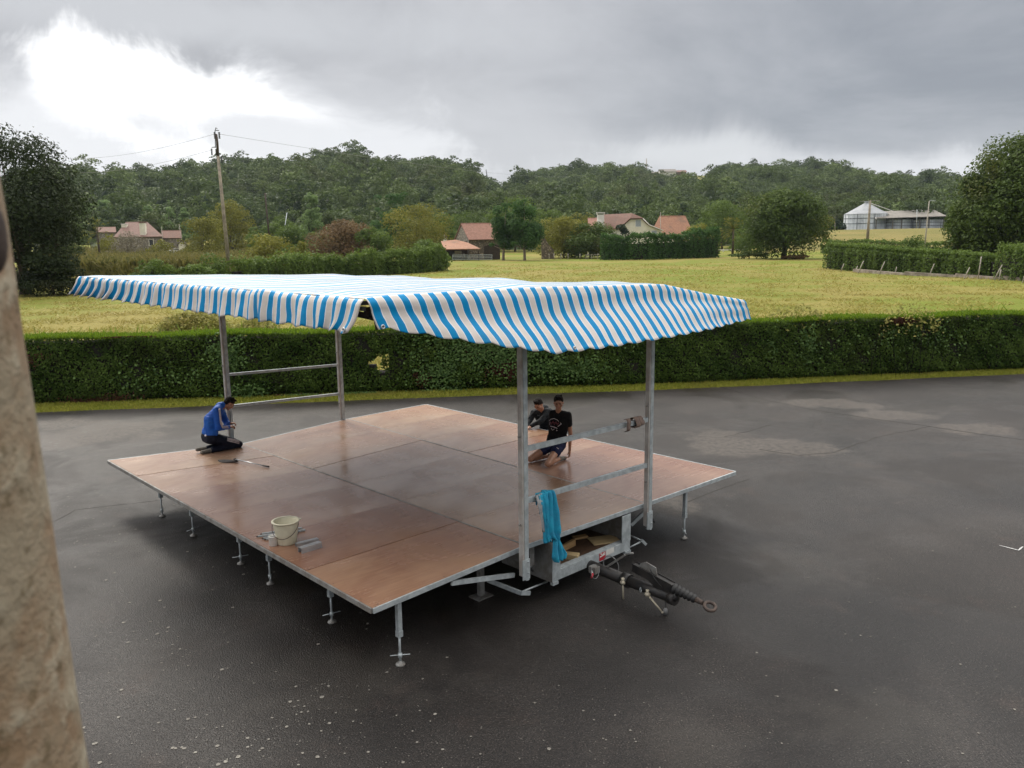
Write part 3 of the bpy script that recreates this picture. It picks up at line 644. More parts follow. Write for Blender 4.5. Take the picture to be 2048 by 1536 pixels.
# stickers on the sill
s = MB().add([(3.83, -.0075, .305), (4.00, -.0075, .305), (4.00, -.0075, .38), (3.83, -.0075, .38)], [(0, 1, 2, 3)]).build('warning_sticker', M['white_paint'], o); s['label'] = 'white sticker with a red square on the tray sill'
mb = MB(); x0 = 3.685; s0 = MB().box((x0, -.0085, .262), (x0 + .13, -.0062, .372)).build('warning_sticker', M['red_plastic'], o); s0['label'] = 'red and white warning sticker'
mb.add([(x0 + .01, -.0095, .31), (x0 + .12, -.0095, .325), (x0 + .12, -.0095, .345), (x0 + .01, -.0095, .33)], [(0, 1, 2, 3)]); mb.add([(x0 + .01, -.0099, .365), (x0 + .05, -.0099, .34), (x0 + .065, -.0099, .35), (x0 + .03, -.0099, .37)], [(0, 1, 2, 3)]); mb.add([(x0 + .10, -.0097, .37), (x0 + .12, -.0097, .355), (x0 + .08, -.0097, .335), (x0 + .06, -.0097, .345)], [(0, 1, 2, 3)])
k = mb.build('sticker_print', M['white_paint'], o)

# ------------------------------------------------------------------ drawbar
def A3(px, py, a=3.5): return ata(px, py, a)
dr = empty('drawbar', (0, 0, 0)); dr.parent = trailer
D0, D1, D2 = Vector((3.5, .5, .27)), A3(1252, 1160), A3(1345, 1196)
MB().tube([D0, D1], .075, 16).tube([D1 - Vector((0, -.05, -.004)), D1 + Vector((0, -.06, -.004))], .092, 16).build('lower_arm', M['black'], dr)
MB().tube([D1, D2], [.072, .066], 16).tube([D2 + Vector((0, .04, 0)), D2 - Vector((0, .05, 0))], .085, 16).build('adjusting_arm', M['rust_black'] if 'rust_black' in M else M['black'], dr)
MB().beam(D2 + Vector((.02, -.02, 0)), A3(1300, 1150) + Vector((.02, .0, .0)), .10, .12).sphere(D2 + Vector((0, -.03, .03)), .065).build('pivot_link', M['black'], dr)
U0, U1, U2, U3 = A3(1268, 1134), A3(1346, 1176), A3(1392, 1199), A3(1405, 1206)
mb = MB(); mb.beam(U0, U1, .085, .10); mb.beam(U0 + Vector((.045, 0, .055)), U1 + Vector((.045, 0, .055)), .012, .02); mb.beam(U0 + Vector((-.045, 0, .055)), U1 + Vector((-.045, 0, .055)), .012, .02); mb.build('overrun_coupling', M['black'], dr, .004)
mb = MB(); n = 6; d = (U2 - U1) / n
pr = []
L_ = (U2 - U1).length
for k in range(n): pr += [(.036, L_ * k / n), (.070 - .003 * k, L_ * (k + .35) / n), (.068 - .003 * k, L_ * (k + .6) / n)]
pr.append((.036, L_)); mb.lathe(U1, pr, 20, axis=(U2 - U1)); mb.build('rubber_bellows', M['rubber'], dr)
MB().tube([U2, U3], [.034, .028], 14).build('coupling_shaft', M['rust'], dr)
rc_ = A3(1420, 1213) ; MB().torus(rc_, .066, .021, axis=(-.25, -.35, 1), n=28, m=10).build('tow_eye', M['rust'], dr)
q = A3(1295, 1134); MB().add([(q.x + dx, q.y + dy, q.z + dz) for dx in (-.006, .006) for dy, dz in ((.16, -.05), (-.16, -.09), (-.13, .03), (.02, .06), (.10, .02))],
    [(0, 1, 2, 3, 4), (9, 8, 7, 6, 5)] + [(i, (i + 1) % 5, 5 + (i + 1) % 5, 5 + i) for i in range(5)]).build('mounting_plate', M['galv_dull'], dr)
def handle(p0, p1, ring=None):
    o = empty('clamp_handle', (0, 0, 0)); o.parent = dr; p0, p1 = Vector(p0), Vector(p1)
    MB().tube([p0, p1], [.013, .011], 10).sphere(p1, .017, 10).build('bar', M['brass'], o)
    MB().sphere(p0, .04, 12, (1, 1, .8)).tube([p0, p0 + Vector((0, .0, .06))], .022, 10).build('hub', M['brass'], o)
    if ring is not None: MB().torus(ring, .028, .005, axis=(.4, -1, .2)).build('pull_ring', M['galv'], o)
h0 = D1 + Vector((-.09, -.02, .0)); handle(h0, atb(1247, 1210, -.62))
h1 = A3(1303, 1186) + Vector((-.085, 0, .01)); e = atd(1325, 1225, .03); handle(h1, e, ring=A3(1291, 1178) + Vector((-.10, 0, .02)))
# jockey lever, cables, plug, light box
MB().beam(A3(1216, 1132), A3(1252, 1109), .05, .025).tube([A3(1252, 1109), A3(1266, 1106)], .014, 8).build('crank_lever', M['galv_dull'], dr)
q = A3(1189, 1139, 3.28); ob = MB(); ob.box((q.x - .05, q.y - .05, q.z - .045), (q.x + .05, q.y - .04, q.z + .045)); 
ob.box((q.x - .05, q.y - .04, q.z + .035), (q.x + .05, q.y + .06, q.z + .045)); ob.box((q.x - .05, q.y - .04, q.z - .045), (q.x - .04, q.y + .06, q.z + .034)); ob.box((q.x + .04, q.y - .04, q.z - .045), (q.x + .05, q.y + .06, q.z + .034))
ob.build('winch_bracket', M['galv_dull'], dr, .003)
k = A3(1184, 1142, 3.22); MB().tube([k, k + Vector((-.05, -.05, -.01))], .012, 8).build('knob_shaft', M['galv'], dr)
MB().tube([k + Vector((-.05, -.05, -.01)), k + Vector((-.12, -.10, -.02))], [.018, .012], 10).build('red_grip', M['red_plastic'], dr)
mb = MB(); c = A3(1190, 1143, 3.2); mb.torus(c, .11, .004, axis=(.3, -1, .3), sc=.8); mb.build('steel_cable', M['cable'], dr)
mb = MB(); c = A3(1222, 1130); pts = [c + Vector((.0, .13 * math.cos(t), .12 * math.sin(t))) for t in np.linspace(-.6, 3.6, 16)]; mb.tube(pts, .006, 6, False); mb.build('brake_cable', M['cable'], dr)
p0 = A3(1300, 1150); p1 = atb(1330, 1180, -1.15); p2 = atd(1331, 1222, .05)
pts = [p0 + Vector((0, 0, .08)), p0 + Vector((-.06, -.1, .02)), p0 + Vector((-.08, -.22, -.05)), Vector(p1), Vector((p2.x, p2.y, .12)), Vector((p2.x, p2.y, .05))]
MB().tube(pts, .006, 6, False).build('plug_cable', M['rubber'], dr)
MB().lathe((p2.x, p2.y, .012), [(0, 0), (.028, 0), (.03, .05), (.02, .07), (.008, .08), (0, .08)], 12).build('electric_plug', M['cable'], dr)

# ------------------------------------------------------------------ awning
def awning_mat(name, ro, spc, blue=(.001, .25, .55, 1)):
    m, nt, p, out = newmat(name)
    uv = N(nt, 'ShaderNodeUVMap'); sp_ = N(nt, 'ShaderNodeSeparateXYZ'); nt.links.new(uv.outputs[0], sp_.inputs[0])
    fr = math_node(nt, 'FRACT', math_node(nt, 'DIVIDE', sp_.outputs[0], .181))
    cr = N(nt, 'ShaderNodeValToRGB'); cr.color_ramp.interpolation = 'LINEAR'
    el = cr.color_ramp.elements; el[0].position = 0; el[0].color = blue; el[1].position = .44; el[1].color = blue
    for pos, c in ((.452, (.86, .88, .89, 1)), (.485, (.86, .88, .89, 1)), (.50, (.68, .63, .595, 1)), (.945, (.68, .63, .595, 1)), (.955, (.86, .88, .89, 1)), (.988, (.86, .88, .89, 1)), (1.0, blue)):
        e = el.new(pos); e.color = c
    nt.links.new(fr, cr.inputs[0]); v = coords(nt, 'Object')
    c = mix_node(nt, math_node(nt, 'MULTIPLY', smooth_node(nt, noise_node(nt, v, 2.2, 5, .6), .5, .75), .16), cr.outputs[0], (.30, .28, .26))
    nt.links.new(c, p.inputs['Base Color']); p.inputs['Roughness'].default_value = ro; p.inputs['Specular IOR Level'].default_value = spc
    if ro > .3: bump_node(nt, p, noise_node(nt, coords(nt, 'Object', (1, 1, 1)), 7, 4, .6), .35, .02)

    tr = N(nt, 'ShaderNodeBsdfTranslucent'); nt.links.new(c, tr.inputs[0])
    mx = N(nt, 'ShaderNodeMixShader'); mx.inputs[0].default_value = .10
    nt.links.new(p.outputs[0], mx.inputs[1]); nt.links.new(tr.outputs[0], mx.inputs[2]); nt.links.new(mx.outputs[0], out.inputs[0]); return m
M['awning'] = awning_mat('striped_cloth', .55, .18); M['awning_wet_sheen'] = awning_mat('wet_sheen_striped_cloth', .26, .6, (.16, .42, .66, 1))  # roof cloth blue is paled to imitate sky sheen at a grazing view
def cloth(name, Pf, U, nu, nv, parent):
    """a cloth grid: Pf(i/nu, j/nv) -> point, U(i/nu, j/nv) -> metres across the stripes"""
    V = []; uvs = []
    for j in range(nv + 1):
        for i in range(nu + 1): V.append(Pf(i / nu, j / nv)); uvs.append(U(i / nu, j / nv))
    F = [(j*(nu+1)+i, j*(nu+1)+i+1, (j+1)*(nu+1)+i+1, (j+1)*(nu+1)+i) for j in range(nv) for i in range(nu)]
    me = bpy.data.meshes.new(name); me.from_pydata(V, [], F); me.polygons.foreach_set('use_smooth', [True] * len(F))
    ul = me.uv_layers.new(name='UVMap'); li = np.empty(len(me.loops), np.int32); me.loops.foreach_get('vertex_index', li)
    ul.data.foreach_set('uv', np.array([(uvs[k], 0) for k in li], np.float32).ravel()); me.update()
    o = link(name, me, M['awning_wet_sheen' if name == 'roof_cloth' else 'awning'], parent); s = o.modifiers.new('thickness', 'SOLIDIFY'); s.thickness = .003; s.offset = -1; return o
A0, A1, B0, B1 = -.10, 6.66, -.30, 8.40
ZT = ([-.12, .15, 1.1, 2.3, 3.4, 4.6, 5.6, 6.7], [4.075, 4.09, 4.085, 4.07, 4.03, 3.995, 3.82, 3.655])
ZTB = ([-.12, .15, 1.94, 3.57, 4.7, 5.2, 6.7], [4.07, 4.075, 4.02, 3.955, 3.92, 3.87, 3.60])
def nz(x, y, z=0): return mnoise.noise(Vector((x, y, z)))
def roofz(a, b):
    t = (b - B0) / (B1 - B0); z = (1 - t) * np.interp(a, *ZT) + t * np.interp(a, *ZTB)
    edge_ = min(1, (a - A0) / .3, (A1 - a) / .3, (b - B0) / .25, (B1 - b) / .25); edge_ = max(0, edge_)
    sag = .022 * math.sin(b * 2.35 + .5) * edge_ - .03 * edge_ * math.sin(math.pi * min(1, max(0, (a + .1) / 2.4))) + .022 * nz(a * .9, b * 2.6) * edge_
    return float(z + sag)
canopy = empty('awning', (0, 0, 0)); canopy.parent = trailer; canopy['label'] = 'blue and off-white striped cloth awning with scalloped edges'
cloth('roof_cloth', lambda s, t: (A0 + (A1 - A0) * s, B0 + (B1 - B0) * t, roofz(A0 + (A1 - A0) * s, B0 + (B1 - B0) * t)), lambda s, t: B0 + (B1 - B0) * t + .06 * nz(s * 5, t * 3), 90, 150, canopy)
def scal(x, amp=.030, per=.362): return amp * (abs(math.sin(math.pi * x / per)) ** .9)
# front flap: long in the middle, lifted at the raised left wing, blown outward
OUT = ([-.1, .5, 1.5, 2.6, 4.2, 5.2, 6.2, 6.7], [.03, .12, .28, .36, .36, .28, .10, .03])
ZB = ([-.1, 0.0, .6, 1.3, 2.0, 3.0, 4.6, 5.6, 6.7], [3.80, 3.79, 3.65, 3.50, 3.37, 3.36, 3.37, 3.375, 3.39])
LEAN = ([-.1, .3, 1.2, 3, 4.6, 6, 6.7], [.10, .16, .20, .12, .10, .06, .12])
def front(s, t):
    a = A0 + (A1 - A0) * s; zt = roofz(a, B0); zb = np.interp(a, *ZB) - scal(a) ; o_ = np.interp(a, *OUT)
    fold = math.sin(t * math.pi)                                  # a horizontal roll runs along the middle of the flap
    out = o_ * t ** 1.6 + -.0 + .026 * math.sin(2.2 * math.pi * t + a * .55 + .6) * fold * min(1, o_ * 4) + .018 * nz(a * .8, t * 2.5, 3) * fold
    l = np.interp(a, *LEAN) * t
    bulge = .035 * math.sin(min(1, t * 6) * math.pi / 2)
    return (a + l + (.012 * nz(a * 3, t * 4, 9)), B0 - bulge - out, zt + (zb - zt) * t + .012 * nz(a * 1.4, t * 3, 5) * fold)
cloth('front_valance', front, lambda s, t: A0 + (A1 - A0) * s + .083, 300, 26, canopy)
def left(s, t):
    b = B0 + (B1 - B0) * s; zt = roofz(A0, b); far = sm(b, 3.5, 8.4)
    fan = .36 * far * t + .18 * sm(-b, -.6, .3) * t
    pinch = math.exp(-((b - 1.62) / .22) ** 2)
    rip = (.030 * math.sin(b * 17.3 + 2 * nz(b, 0)) + .030 * nz(b * 3.1, t * 1.2, 2)) * (.25 + .75 * t) * (.9 + 1.3 * far)
    zb = 3.765 - scal(b, .03)
    return (A0 - .03 * math.sin(min(1, t * 5) * math.pi / 2) - rip * .9 - .05 * t - .05 * pinch * (1 - t * .5), b + fan * t + .05 * pinch * (t - .3) + .02 * nz(b * 2, t * 2, 7), zt + (zb - zt) * t + .012 * nz(b * 2, t * 3) + .02 * pinch * (1 - t))
cloth('left_valance', left, lambda s, t: B0 + (B1 - B0) * s + .045, 330, 16, canopy)
def rightv(s, t):
    b = B0 + (B1 - B0) * s; zt = roofz(A1, b)
    return (A1 + .03 + .03 * t + .02 * math.sin(b * 15) * t, b, zt + (3.36 - scal(b) - zt) * t)
cloth('right_valance', rightv, lambda s, t: B0 + (B1 - B0) * s, 160, 8, canopy)
def backv(s, t):
    a = A0 + (A1 - A0) * s; zt = roofz(a, B1)
    return (a, B1 + .03 + .03 * t + .02 * math.sin(a * 15) * t, zt + (-.30 - scal(a)) * t)
cloth('back_valance', backv, lambda s, t: A0 + (A1 - A0) * s, 160, 8, canopy)
def eyelet(P, axis):
    P = Vector(P); MB().torus(P, .017, .008, axis=axis, n=16).build('eyelet', M['alu'], canopy)
    MB().lathe(P, [(0, 0), (.011, .0005)], 12, axis=axis).build('eyelet_hole', M['dark'], canopy)
f = front(.006, .93); eyelet((f[0] + .01, f[1] - .008, f[2]), (0, -1, .15))
f = front(.358, .94); eyelet((f[0], f[1] - .008, f[2]), (0, -1, .3))
f = left(.004, .90); eyelet((f[0] - .012, f[1] + .04, f[2]), (-1, 0, .1))
f = left(.996, .92); eyelet((f[0] - .010, f[1] - .02, f[2]), (-1, 0, .1))
mb = MB()
for b in (0, 2.7, 5.3, 8.0):
    zz = [float(np.interp(a, *ZT)) - .07 for a in (A0 + .06, 2.3, 4.7, A1 - .06)]; bb = max(b, -.05) - (.02 if b == 0 else 0)
    if b == 8.0: zz = [z - .03 for z in zz]
    for (x0, z0), (x1, z1) in zip(zip((A0 + .06, 2.3, 4.7), zz), zip((2.3, 4.7, A1 - .06), zz[1:])): mb.beam((x0, bb, z0), (x1, bb, z1), .04, .04)
for a in (A0 + .06, 2.3, 4.7, A1 - .06):
    z = float(np.interp(a, *ZT)) - .11; mb.beam((a, -.2, z), (a, 8.2, z - (.05 if a > 1 else 0)), .04, .04)
mb.build('awning_frame', M['galv_dull'], trailer)
mb = MB(); mb.beam((.02, -.12, 3.93), (.75, .05, 3.93), .035, .09); mb.beam((-.02, .1, 3.92), (.15, -.16, 3.86), .02, .06); mb.beam((.06, -.2, 4.0), (.08, -.22, 3.76), .012, .035); mb.build('corner_bracket', M['rust'], trailer)

# ================================================================== THINGS ON AND ROUND THE STAGE
def at_deck(px, py): q = atd(px, py, DZ); return tw(q.x, q.y, DZ + .004)
# bucket
M['bucket'] = pm('cloudy_plastic', (.68, .65, .50), (.58, .54, .40), 7, .45, 0, .1)
b_ = at_deck(574, 1086); bk = empty('bucket', b_, .4, 'cream plastic bucket with a rusty wire handle, near the deck edge', 'bucket')
MB().lathe((0, 0, 0), [(0, .0), (.115, 0), (.122, .01), (.158, .27), (.160, .285), (.172, .285), (.172, .297), (.155, .297), (.150, .27), (.112, .012), (0, .012)], 40).build('tub', M['bucket'], bk)
lip = MB(); lip.lathe((0, 0, 0), [(.15, .288), (.176, .289), (.176, .299), (.15, .298)], 40); lip.add([(.165, -.03, .298), (.165, .03, .298), (.20, 0, .300), (.165, -.03, .290), (.165, .03, .290), (.20, 0, .292)], [(0, 1, 2), (3, 5, 4), (0, 2, 5, 3), (1, 4, 5, 2)]); lip.build('rim', M['bucket'], bk)
pts = []
hd = R(-95) - .4
ax = Vector((math.cos(hd + math.pi / 2), math.sin(hd + math.pi / 2), 0)); fw = Vector((math.cos(hd), math.sin(hd), 0))
for t in np.linspace(0, math.pi, 22): pts.append(Vector((0, 0, .262)) + ax * .170 * math.cos(t) + fw * (.172 * math.sin(t)) + Vector((0, 0, -.155 * math.sin(t))))
for k, p_ in enumerate(pts):
    rr = math.hypot(p_.x, p_.y); rad = .125 + (p_.z / .27) * .037 + .008
    if rr < rad: pts[k] = Vector((p_.x / rr * rad, p_.y / rr * rad, p_.z))
MB().tube(pts, .0045, 6).build('wire_handle', M['rust'], bk)
c_ = at_deck(547, 1091); cu = empty('plastic_cup', c_, 0, 'small white plastic pot standing beside the cream bucket', 'pot')
MB().lathe((0, 0, 0), [(0, 0), (.048, 0), (.052, .004), (.054, .115), (.058, .118), (.058, .126), (.050, .126), (.049, .02), (0, .02)], 24).build('pot_body', M['white_paint'], cu)
MB().lathe((0, 0, .104), [(0, .004), (.047, .0)], 20).build('pot_contents', M['cable'], cu)
# aluminium profiles
def channel(name, p0, p1, w_, h, label, m='alu', roll=0, z=.0, group=None):
    p0, p1 = at_deck(*p0), at_deck(*p1); c = (p0 + p1) / 2; d = p1 - p0; L = d.length
    o = empty(name, (c.x, c.y, c.z + z), math.atan2(d.y, d.x), label, 'metal profile', group)
    mb = MB(); t = .004; hw = w_ / 2
    mb.box((-L/2, -hw, 0), (L/2, -hw + t, h)); mb.box((-L/2, hw - t, 0), (L/2, hw, h)); mb.box((-L/2, -hw + t, h - t), (L/2, hw - t, h)); mb.build('channel', M[m], o)
    mb = MB(); mb.box((-L/2, -hw + t, h * .35), (L/2, -hw + t + .006, h * .5)); mb.box((-L/2, hw - t - .006, h * .35), (L/2, hw - t, h * .5)); mb.build('inner_flange', M['galv'], o)
channel('metal_profile', (600, 1107), (641, 1094), .075, .07, 'grey channel profile offcut lying in front, right of the bucket')
channel('metal_profile', (592, 1095), (636, 1084), .06, .05, 'grey channel profile offcut lying behind its twin, right of the bucket')
for k, (p0, p1) in enumerate((((516, 1075), (601, 1064)), ((524, 1070), (604, 1058)), ((527, 1079), (610, 1062)), ((532, 1081), (596, 1068)))):
    a, b = at_deck(*p0), at_deck(*p1); c = (a + b) / 2; d = b - a
    o = empty('steel_bar', (c.x, c.y, c.z + .0), math.atan2(d.y, d.x), ['longest thin steel bar under the bundle left of the bucket', 'rearmost thin steel bar passing behind the bucket', 'third thin steel bar lying behind the white pot', 'shortest thin steel bar nearest the white pot'][k], 'steel bar', 'thin steel bars lying behind the bucket')
    MB().box((-d.length/2, -.012, .001 + .0 * k), (d.length/2, .012, .022 + .001 * k)).build('bar', M['galv'], o, .002)
    MB().tube([(-d.length/2 - .02, 0, .012), (-d.length/2, 0, .012)], .008, 8).build('bar_end', M['rust'], o)
# mop
a, b = at_deck(472, 925), at_deck(538, 936); d = b - a; o = empty('floor_scraper', (a.x, a.y, a.z), math.atan2(d.y, d.x), 'short mop with flat dark head and steel handle, lying by the boy in blue', 'mop')
MB().tube([(0, 0, .05), (d.length * .82, 0, .022)], .011, 8).build('handle', M['alu'], o)
MB().tube([(d.length * .82, 0, .022), (d.length, 0, .018)], .015, 8).build('grip', M['rubber'], o)
hm = pm('dirty_cloth', (.09, .08, .075), (.05, .045, .045), 20, .9, 0, .5, .01)
mb = MB(); V = []; n = 12
for j in range(5):
    for i in range(n + 1):
        s = i / n; wdt = .02 + .075 * math.sin(math.pi * min(1, s * 1.15)) ; yy = (j / 4 - .5) * 2 * wdt; V.append((-.36 + .40 * s, yy - .06 * (1 - s), .008 + .035 * (1 - (j / 2 - 1) ** 2) * (.3 + .7 * s)))
mb.add(V, [(j*(n+1)+i, j*(n+1)+i+1, (j+1)*(n+1)+i+1, (j+1)*(n+1)+i) for j in range(4) for i in range(n)], True); k = mb.build('mop_head', hm, o); s = k.modifiers.new('t', 'SOLIDIFY'); s.thickness = .008
MB().torus((.0, 0, .045), .035, .010, axis=(.5, .2, 1)).build('head_joint', M['rubber'], o)
# planks in the tray
def plank(px, py, z, rz, sz, m, label):
    q = atd(px, py, z); q = tw(q.x, q.y, .346); o = MB().box((-sz[0]/2, -sz[1]/2, 0), (sz[0]/2, sz[1]/2, sz[2])).build('wood_block', M[m], None, .003); o.location = q; o.rotation_euler = (0, 0, TYAW + rz); tag(o, label, 'wood block')
plank(1133, 1108, .40, R(118), (.34, .12, .07), 'timber_pale', 'pale timber block pointing out of the front left of the tool tray')
plank(1135, 1090, .40, R(8), (.34, .05, .09), 'timber', 'orange timber block lying across the middle of the tool tray')
plank(1208, 1079, .36, R(-28), (.42, .30, .015), 'timber_pale', 'flat pale board lying at the right of the tool tray')
plank(1160, 1074, .36, R(-20), (.22, .10, .03), 'timber', 'small dull wood offcut at the back of the tool tray')
# towel over the lower front rail
M['towel'] = pm('turquoise_towel', (.015, .33, .50), (.02, .24, .40), 9, .9, 0, .7, .01, 60)
M['towel_lining'] = pm('grey_white_cloth', (.42, .42, .42), (.25, .27, .29), 14, .9, 0, .5, .01, 30)
tw_o = empty('towel', tw(2.55, -.1, 1.48), TYAW, 'turquoise towel with a grey lining hung over the lower front rail', 'towel')
def strip_cloth(name, rows, nv, thick, m, parent, fold=.012, seed=0):
    """rows: (x_left, x_right, y, z) down the cloth"""
    rows = [np.array(r, float) for r in rows]; V = []; nr = len(rows); sub = 5; nn = (nr - 1) * sub
    for j in range(nn + 1):
        k = min(j // sub, nr - 2); f = (j - k * sub) / sub; q = rows[k] * (1 - f) + rows[k + 1] * f
        for i in range(nv + 1):
            s = i / nv; V.append((q[0] + (q[1] - q[0]) * s, q[2] + fold * math.sin(s * 15 + seed + j * .12) + fold * .8 * nz(s * 3, j * .15, seed), q[3] + .01 * nz(s * 4, j * .2, seed + 5)))
    F = [(j*(nv+1)+i, j*(nv+1)+i+1, (j+1)*(nv+1)+i+1, (j+1)*(nv+1)+i) for j in range(nn) for i in range(nv)]
    me = bpy.data.meshes.new(name); me.from_pydata(V, [], F); me.polygons.foreach_set('use_smooth', [True] * len(F)); o = link(name, me, M[m], parent)
    s = o.modifiers.new('t', 'SOLIDIFY'); s.thickness = thick; return o
# local frame of the towel: x along the rail, y outward is negative, z from the rail
strip_cloth('front_fall', [(-.03, .06, .07, -.25), (-.03, .06, .075, -.02), (-.03, .07, .04, .045), (-.04, .09, -.02, .05), (-.06, .12, -.045, -.05), (-.07, .16, -.05, -.2), (-.08, .20, -.055, -.36), (-.06, .22, -.05, -.48), (.02, .21, -.05, -.55), (.10, .19, -.045, -.60), (.07, .25, -.05, -.70), (.07, .31, -.05, -.82), (.12, .29, -.045, -.89)], 14, .012, 'towel', tw_o, .022, 1)
strip_cloth('side_fold', [(-.13, -.03, .05, -.1), (-.15, -.03, .03, .045), (-.17, -.04, -.03, .04), (-.18, -.03, -.06, -.06), (-.14, -.03, -.065, -.22), (-.11, -.02, -.065, -.34), (-.10, -.02, -.06, -.50), (-.09, .03, -.06, -.58)], 9, .010, 'towel', tw_o, .018, 4)
k = strip_cloth('lining', [(-.19, -.10, .04, -.05), (-.20, -.10, -.02, .052), (-.215, -.13, -.062, -.02), (-.20, -.15, -.072, -.14), (-.16, -.12, -.07, -.30), (-.13, -.11, -.068, -.42)], 6, .006, 'towel_lining', tw_o, .012, 8)
# cardboard on the upper rail
M['card'] = pm('wet_cardboard', (.22, .15, .12), (.14, .10, .085), 15, .85, 0, .3, .004)
def wrap(a, w_, label, ang0=-1.0, ang1=4.4, r=.062, lean=0.0):
    z = 2.13 - .025 * (a - aFL) / (aFR - aFL); q = tw(a, -.07, z); V = []; n = 16
    for i in range(n + 1):
        t = ang0 + (ang1 - ang0) * i / n; rr = r * (1 + .16 * math.sin(3 * t + a * 9))
        for k in range(3): V.append(((k - 1) * w_ / 2 + lean * math.sin(t), -rr * math.sin(t), rr * math.cos(t)))
    F = [(i*3+k, i*3+k+1, (i+1)*3+k+1, (i+1)*3+k) for i in range(n) for k in range(2)]
    me = bpy.data.meshes.new('cardboard_wrap'); me.from_pydata(V, [], F); me.polygons.foreach_set('use_smooth', [True] * len(F)); o = link('cardboard_wrap', me, M['card']); o.location = q; o.rotation_euler = (0, 0, TYAW)
    s = o.modifiers.new('t', 'SOLIDIFY'); s.thickness = .004; tag(o, label, 'cardboard', 'brown cardboard wraps round the upper front rail')
wrap(atb(1288, 842, -.07).x - .12, .09, 'rightmost brown cardboard wrap round the upper front rail', -.6, 3.9)
wrap(atb(1268, 846, -.07).x, .10, 'middle brown cardboard wrap round the upper front rail', -1.2, 4.2, .068, .02)
wrap(atb(1252, 850, -.07).x, .08, 'leftmost, torn brown cardboard wrap hanging off the upper front rail', -.2, 3.1, .08, -.03)

# ================================================================== TREES, SHRUBS, HEDGES BEYOND THE YARD
LM = {
 'oak': leafmat('oak_leaves', (.016, .030, .009), (.085, .115, .028), .25, .15, (.09, .075, .025)),
 'dark': leafmat('dark_oak_leaves', (.007, .014, .005), (.042, .060, .020), .2, .15, (.04, .035, .014)),
 'green': leafmat('green_leaves', (.024, .052, .011), (.13, .19, .038), .3, .15),
 'lime': leafmat('chestnut_leaves', (.014, .046, .012), (.075, .15, .036), .28, .2),
 'olive': leafmat('olive_leaves', (.055, .066, .009), (.23, .225, .040), .3, .15, (.15, .12, .03)),
 'red': leafmat('rusty_leaves', (.070, .048, .020), (.21, .135, .065), .25, .12, (.16, .08, .035)),
 'grey': leafmat('grey_leaves', (.065, .065, .040), (.25, .22, .16), .25, .2),
 'ever': leafmat('evergreen_leaves', (.007, .017, .009), (.028, .055, .026), .15, .2),
 'poplar': leafmat('poplar_leaves', (.060, .115, .040), (.23, .32, .12), .3, .1),
 'walnut': leafmat('walnut_leaves', (.018, .040, .009), (.10, .145, .030), .25, .12, (.13, .10, .026)),
}
M['bark'] = pm('bark', (.075, .055, .038), (.04, .03, .02), 3, .9, 0, .6, .03, 8, stretch=(3, 3, .6))
M['bark_pale'] = pm('pale_bark', (.26, .21, .16), (.13, .10, .075), 3, .9, 0, .6, .03, 8, stretch=(3, 3, .6))
def lobes_for(w_, d, h0, h1, n, style='round'):
    L = []
    for k in range(n):
        u = rng.random(); t = rng.random()
        zc = h0 + (h1 - h0) * (.10 + .82 * t)
        tt = (zc - h0) / (h1 - h0)
        env = {'round': math.sqrt(max(.05, 1 - (2 * tt - .85) ** 2)) , 'cone': max(.16, 1.05 * (1 - tt) ** .8), 'flat': .95 - .25 * tt, 'column': .9 - .45 * tt ** 3, 'layer': max(.3, 1.0 - .6 * tt)}[style]
        a = rng.random() * 6.283; rr = env * math.sqrt(u) * .78
        r = (.20 + .15 * rng.random()) * min(w_, d * 1.2) * (.75 if style in ('cone', 'layer') else 1) * max(.55, env)
        L.append((w_ / 2 * rr * math.cos(a), d / 2 * rr * math.sin(a), zc, r, r, min(r * (.55 if style == 'layer' else .85), (h1 - h0) * .3)))
    for k in range(int(n * .7)):
        t = rng.random(); tt = .06 + .92 * t; zc = h0 + (h1 - h0) * tt
        env = {'round': math.sqrt(max(.05, 1 - (2 * tt - .85) ** 2)), 'cone': max(.16, 1.05 * (1 - tt) ** .8), 'flat': .95 - .25 * tt, 'column': .9 - .45 * tt ** 3, 'layer': max(.3, 1.0 - .6 * tt)}[style]
        a = rng.random() * 6.283; r = rng.uniform(.05, .11) * w_; rr = env * rng.uniform(.86, 1.10); L.append((w_ / 2 * rr * math.cos(a), d / 2 * rr * math.sin(a), zc, r, r, r * .7))
    return L
def crown_leaves(L, n, size, droop=.55, under=.25):
    L = np.array(L); wgt = L[:, 3] * L[:, 4]; k = rng.choice(len(L), n, p=wgt / wgt.sum())
    D = rng.normal(0, 1, (n, 3)); D /= np.linalg.norm(D, axis=1)[:, None]
    flip = (D[:, 2] < -.15) & (rng.random(n) > under); D[flip, 2] *= -1
    rad = (.50 + .52 * rng.random(n) ** .5)[:, None] * (1 + .07 * rng.normal(0, 1, (n, 1)))
    P = L[k, :3] + D * L[k, 3:6] * rad
    clump = rng.random(len(L))[k]
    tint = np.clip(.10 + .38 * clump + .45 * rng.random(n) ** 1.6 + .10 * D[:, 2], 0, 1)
    return leaves(P, D + np.array([0, 0, .35]), size * rng.uniform(.6, 1.35, n), None, tint, droop)
